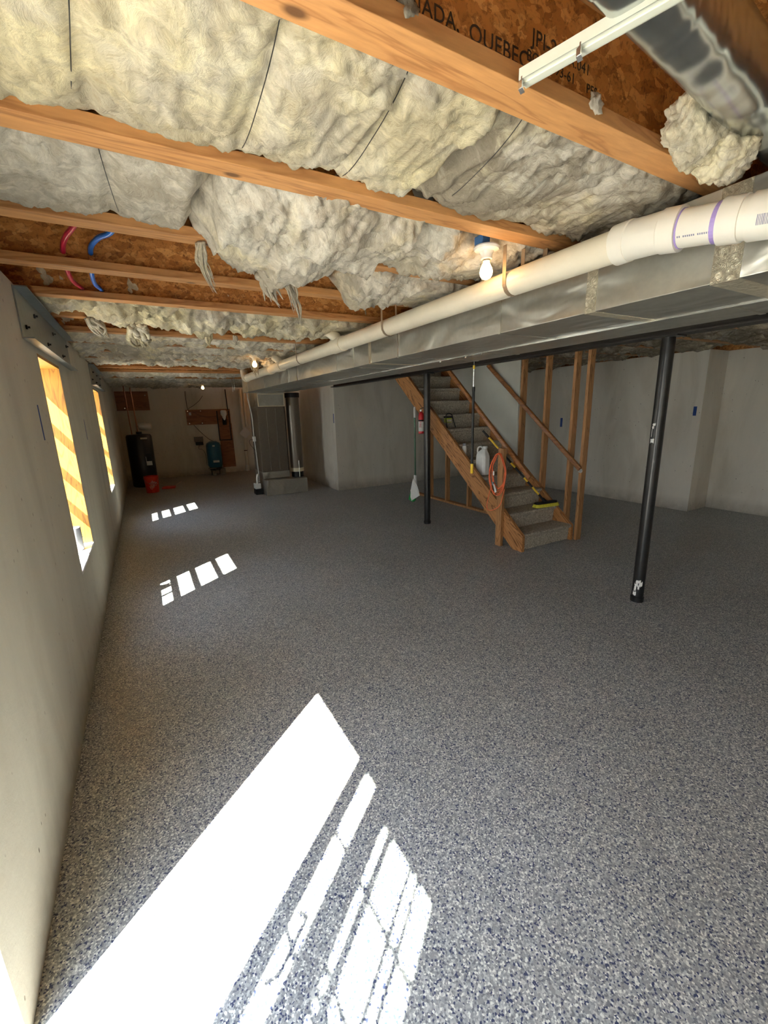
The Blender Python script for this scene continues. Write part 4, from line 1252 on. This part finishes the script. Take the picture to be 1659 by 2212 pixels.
link('pipe', MB().tube([(2.83, 8.9, 0.44), (2.83, 8.9, 1.96)], 0.135, 36), M['furn'], t, smooth='angle')
link('collar', MB().tube([(2.83, 8.9, 0.42), (2.83, 8.9, 0.50)], 0.142, 36), M['foil'], t, smooth='angle')
link('flexible_joint', MB().tube([(2.83, 8.9, 0.306), (2.83, 8.9, 0.42)], 0.125, 36), M['black'], t, smooth='angle', label='black flexible joint')
link('flexible_joint', MB().tube([(2.83, 8.9, 1.96), (2.83, 8.9, 2.055)], 0.15, 36), M['black'], t, smooth='angle', label='black flexible joint')
link('support_arm', MB().tube([(2.83, 8.76, 0.22), (2.83, 8.76, 0.66)], 0.010, 8), M['bright'], t)
setp(link('flue_pipe', MB().tube([(2.655, 9.05, 0.33), (2.655, 9.05, 2.04)], 0.045, 20), M['black'], smooth='angle'), 'black vertical pipe in gap between furnace and round return pipe', 'pipe')
# conduit, outlet box, pump
t = thing('conduit', 'thin white conduit running down beside the furnace with outlet box', 'conduit', (2.0, 8.95, 0.36))
link('tube', MB().tube(curve([(1.93, 8.95, 2.36), (1.935, 8.95, 2.0), (1.985, 8.95, 1.6), (1.985, 8.95, 1.2), (2.0, 8.95, 0.75), (2.01, 8.95, 0.36)], 4), 0.010, 10), M['paper'], t, smooth='angle')
link('outlet_box', MB().box(1.955, 2.015, 8.92, 8.97, 1.10, 1.20), M['white'], t, 0.005)
link('cable', MB().tube(curve([(1.955, 8.93, 1.14), (1.89, 8.93, 1.13), (1.89, 8.93, 1.05), (1.98, 8.93, 0.92)], 5), 0.004, 6), M['black'], t, smooth=True)
t = thing('condensate_pump', 'small white and black condensate pump on floor left of furnace', 'pump', (1.98, 8.95, 0))
link('reservoir', MB().box(1.90, 2.045, 8.86, 9.06, 0.0, 0.12), M['black'], t, 0.01)
link('motor_cover', MB().box(1.90, 2.02, 8.88, 9.04, 0.12, 0.235), M['white'], t, 0.012)
link('drain_tube', MB().tube(curve([(1.96, 8.92, 0.235), (1.955, 8.90, 0.34), (1.975, 8.90, 0.42), (2.0, 8.92, 0.36), (1.99, 8.92, 0.26)], 5), 0.022, 10), M['white'], t, smooth=True)

# ================================================================== UTILITY END
hx, hy = -0.085, 11.85
t = thing('water_heater', 'tall black water heater in the dark far left corner', 'water heater', (hx, hy, 0))
link('tank', MB().lathe([(0.25, 0.0), (0.27, 0.02), (0.275, 0.05), (0.275, 1.20), (0.25, 1.245), (0.05, 1.26)], (hx, hy, 0), 40), M['blackm'], t, smooth='angle')
link('access_cover', MB().box(hx + 0.09, hx + 0.20, hy - 0.275, hy - 0.25, 0.62, 0.80), M['black'], t, 0.004)
link('rating_label', MB().box(hx + 0.08, hx + 0.20, hy - 0.271, hy - 0.255, 0.52, 0.73), M['paper'], t)
link('rating_label', MB().box(hx + 0.03, hx + 0.17, hy - 0.276, hy - 0.262, 1.14, 1.18), M['paper'], t)
link('vent_collar', MB().lathe([(0.06, 1.25), (0.06, 1.31)], (hx + 0.02, hy, 0), 16), M['black'], t)
for dx, lab in ((-0.13, 'dark riser pipe from heater top, left one'), (0.0, 'dark riser pipe from heater top, right one')):
    setp(link('riser_pipe', MB().tube([(hx + dx, hy, 1.24 if dx else 1.30), (hx + dx - 0.02, hy + 0.02, ZF - 0.3)], 0.013, 10), M['copper'], smooth='angle'), lab, 'pipe', 'riser pipes above the water heater')
t = thing('expansion_tank', 'small pale expansion tank lying beside the heater top', 'tank', (0.10, 11.95, 1.33))
link('shell', MB().lathe([(0.02, -0.15), (0.08, -0.13), (0.10, -0.08), (0.10, 0.08), (0.08, 0.13), (0.02, 0.15)], (0.08, 12.0, 1.43), 24, 'x'), M['paper'], t, smooth='angle')
link('stem', MB().tube([(-0.10, 12.0, 1.43), (-0.07, 12.0, 1.43)], 0.012, 8), M['copper'], t)
# bucket
bxx, byy = 0.035, 10.72
t = thing('bucket', 'orange-red plastic bucket on floor in front of the water heater', 'bucket', (bxx, byy, 0))
link('bucket_body', MB().lathe([(0.125, 0.0), (0.128, 0.005), (0.145, 0.30), (0.150, 0.301), (0.150, 0.318), (0.147, 0.318), (0.149, 0.365), (0.143, 0.366), (0.122, 0.012)], (bxx, byy, 0), 36), M['bucket'], t, smooth='angle')
link('wire_handle', MB().tube(curve([(bxx - 0.15, byy, 0.33), (bxx - 0.10, byy - 0.13, 0.25), (bxx, byy - 0.165, 0.21), (bxx + 0.10, byy - 0.13, 0.25), (bxx + 0.15, byy, 0.33)], 5), 0.003, 6), M['bright'], t)
nrm_b = Vector((-0.05, -1, 0)).normalized()
rb = Vector((1, -0.05, 0)).normalized()
ub = Vector((0, 0, 1))
r45 = (rb + ub * 0.9).normalized(); u45 = (ub - rb * 0.9).normalized()
for i, (wrd, dx_, dz_) in enumerate((('THE', -0.035, 0.175), ('HOME', -0.038, 0.115), ('DEPOT', -0.020, 0.075))):
    text_mesh('printed_lettering', wrd, 0.062, M['paper'], t, (bxx + dx_, byy - 0.1435, dz_), basis(tuple(r45), tuple(u45)), 0.0006)
t = thing('dustpan', 'small red dustpan lying on the floor right of the bucket', 'dustpan', (0.36, 11.1, 0))
link('pan', MB().prism([(0.22, 11.0), (0.50, 10.95), (0.53, 11.15), (0.42, 11.22), (0.27, 11.22)], 0.0, 0.035, 'z'), M['bucket'], t, 0.006)
link('handle', MB().tube([(0.50, 11.14, 0.03), (0.66, 11.30, 0.09)], 0.008, 8), M['bright'], t)
# boards on the far wall
def board(x0, x1, z0, z1, label, d=0.018, y_=YE):
    o = link('plywood_board', MB().box(x0, x1, y_ - d, y_, z0, z1), M['ply'])
    setp(o, label, 'board', 'plywood backing boards on the far wall')
    return o
board(-0.48, 0.27, 1.82, 2.30, 'plywood backing board above the water heater')
b2 = board(1.12, 2.28, 1.40, 1.81, 'wide plywood backing board in middle of far wall')
board(1.93, 2.29, 0.16, 1.40, 'tall plywood backing board behind blue tank, reaching nearly to floor')
for (x_, z_) in ((1.16, 1.77), (1.48, 1.77), (1.16, 1.44), (1.50, 1.44)):
    pass
mb = MB()
for (x_, z_, wl_) in ((1.17, 1.77, 'upper left corner of wide'), (1.50, 1.77, 'top middle of wide'), (1.18, 1.44, 'lower left corner of wide'), (1.51, 1.44, 'bottom middle of wide'), (-0.30, 1.88, 'lower left of the upper left'), (0.20, 2.20, 'upper right of the upper left')):
    mb = MB().lathe([(0.014, -0.006), (0.016, 0.0)], (x_, YE - 0.019, z_), 12, 'y')
    setp(link('washer_screw', mb, M['bright']), 'bright round fastener at %s plywood board' % wl_, 'fastener', 'fasteners on the plywood boards')
t = thing('water_filter', 'white water filter housing in a dark rectangular frame on far wall', 'frame', (2.09, YE - 0.03, 0.97))
link('frame', MB().box(1.91, 1.935, YE - 0.034, YE - 0.019, 0.95, 1.76).box(2.23, 2.255, YE - 0.034, YE - 0.019, 0.95, 1.76).box(1.91, 2.255, YE - 0.034, YE - 0.019, 0.93, 0.955), M['black'], t)
link('filter_housing', MB().lathe([(0.02, 1.49), (0.035, 1.50), (0.05, 1.60), (0.085, 1.66), (0.085, 1.75), (0.06, 1.78)], (2.09, YE - 0.12, 0), 20), M['white'], t, smooth='angle')
link('filter_sump', MB().lathe([(0.05, 1.37), (0.055, 1.40), (0.055, 1.56)], (2.09, YE - 0.10, 0), 20), M['black'], t, smooth='angle')
# outlet plate
setp(link('outlet_plate', MB().box(1.19, 1.25, YE - 0.026, YE - 0.018, 1.66, 1.74), M['paper'], None, 0.003), 'small white outlet plate on the left end of wide plywood board', 'outlet')
# blue tank on stand
t = thing('pressure_tank', 'blue pressure tank on a dark stand against the far wall', 'tank', (1.69, 12.78, 0))
link('shell', MB().lathe([(0.10, 0.20), (0.17, 0.22), (0.195, 0.27), (0.195, 0.82), (0.17, 0.89), (0.09, 0.935), (0.02, 0.945)], (1.69, 12.78, 0), 36), M['tankblue'], t, smooth='angle')
link('stand', MB().lathe([(0.16, 0.14), (0.165, 0.145), (0.165, 0.24), (0.16, 0.245)], (1.69, 12.78, 0), 24), M['black'], t)
for dx, dy in ((-0.13, -0.06), (0.13, -0.06), (0.0, 0.13)):
    link('leg', MB().box(1.69 + dx - 0.012, 1.69 + dx + 0.012, 12.78 + dy - 0.012, 12.78 + dy + 0.012, 0.0, 0.20), M['black'], t)
link('rating_label', MB().prism([(1.62, 0.36), (1.78, 0.36), (1.78, 0.42), (1.62, 0.42)], 12.580, 12.590, 'y'), M['paper'], t)
link('rating_label', MB().prism([(1.64, 0.80), (1.70, 0.80), (1.70, 0.84), (1.64, 0.84)], 12.580, 12.590, 'y'), M['paper'], t)
link('outlet_pipe', MB().tube([(1.47, 12.62, 0.20), (1.68, 12.62, 0.20)], 0.014, 8), M['bright'], t)
setp(link('concrete_block', MB().box(1.78, 1.93, 12.66, 12.86, 0, 0.17), M['block'], None, 0.004), 'grey block on floor at the right foot of blue tank', 'block', 'blocks by the blue tank')
setp(link('concrete_block', MB().box(1.575, 1.66, 12.56, 12.72, 0, 0.13), M['block'], None, 0.004), 'grey block on floor between legs of blue tank', 'block', 'blocks by the blue tank')
# control box
t = thing('control_box', 'small grey control box on wall left of the blue tank', 'box', (1.34, YE - 0.06, 0.83))
link('box_body', MB().box(1.25, 1.47, YE - 0.09, YE, 0.93, 1.07), M['block'], t, 0.004)
link('valve_body', MB().box(1.27, 1.46, YE - 0.11, YE, 0.84, 0.93), M['black'], t, 0.004)
link('cable', MB().tube(curve([(1.36, YE - 0.05, 0.85), (1.33, YE - 0.05, 0.74), (1.43, YE - 0.05, 0.70), (1.49, YE - 0.05, 0.55), (1.49, YE - 0.05, 0.25)], 5), 0.006, 6), M['block'], t)
# cables
def cable(pts, label, r=0.006, mat=None):
    setp(link('wall_cable', MB().tube(curve(pts, 5), r, 6), mat or M['black'], smooth=True), label, 'cable', 'cables on the far wall')
yc_ = YE - 0.03
cable([(1.20, yc_, 1.80), (1.17, yc_, 1.9), (1.17, yc_, 2.3)], 'dark cable going straight up from wide plywood board')
cable([(1.20, yc_, 1.84), (1.35, yc_, 1.93), (1.50, yc_, 2.05), (1.60, yc_, 2.18)], 'dark cable slanting up right from the wide plywood board')
cable([(1.28, yc_, 1.40), (1.45, yc_, 1.18), (1.62, yc_ - 0.1, 0.99), (1.69, 12.80, 0.95)], 'dark cable dropping from plywood board to blue tank')
cable([(1.30, yc_, 1.75), (1.5, yc_, 1.64), (1.7, yc_, 1.60), (1.92, yc_, 1.62)], 'thin cable drooping across the wide plywood board', 0.004)
cable([(2.21, yc_, 2.35), (2.225, yc_, 1.78)], 'thick dark pipe coming down to framed board', 0.014)
# white vertical drains at the far wall
t = thing('drain_stack', 'pair of pale vertical drain pipes near the far wall', 'pipe', (2.62, YE - 0.08, 0))
link('pipe', MB().tube([(2.60, YE - 0.08, 2.35), (2.61, YE - 0.08, 1.2), (2.60, YE - 0.08, 0.25), (2.60, YE - 0.08, 0.0)], 0.042, 18), M['pvc'], t, smooth='angle')
link('pipe', MB().tube([(2.72, YE - 0.06, 2.35), (2.71, YE - 0.06, 1.3)], 0.036, 18), M['pvc'], t, smooth='angle')
link('coupling', MB().tube([(2.60, YE - 0.08, 0.01), (2.60, YE - 0.08, 0.18)], 0.055, 18), M['pvc_w'], t, smooth='angle')
link('clamp', MB().tube([(2.60, YE - 0.08, 0.60), (2.60, YE - 0.08, 0.62)], 0.046, 18), M['black'], t, smooth='angle')
setp(link('paper_notice', MB().prism([(2.62, 0.95), (2.80, 1.12), (2.63, 1.29), (2.46, 1.11)], YE - 0.14, YE - 0.137, 'y'), M['paper']), 'diamond-turned white paper notice on the pale drain pipe', 'notice')
# hanger rods near the far bulb, over the pipe end
for i, (x_, y_) in enumerate(((1.72, YC(14)), (1.80, YC(15)))):
    setp(link('hanger_rod', MB().tube([(x_, y_, ZJ), (x_, y_, 2.12)], 0.006, 8), M['bright']), ['bright thin rod hanging left of the duct end', 'bright thin rod hanging just beside the duct end'][i], 'rod', 'thin hanger rods at duct end')
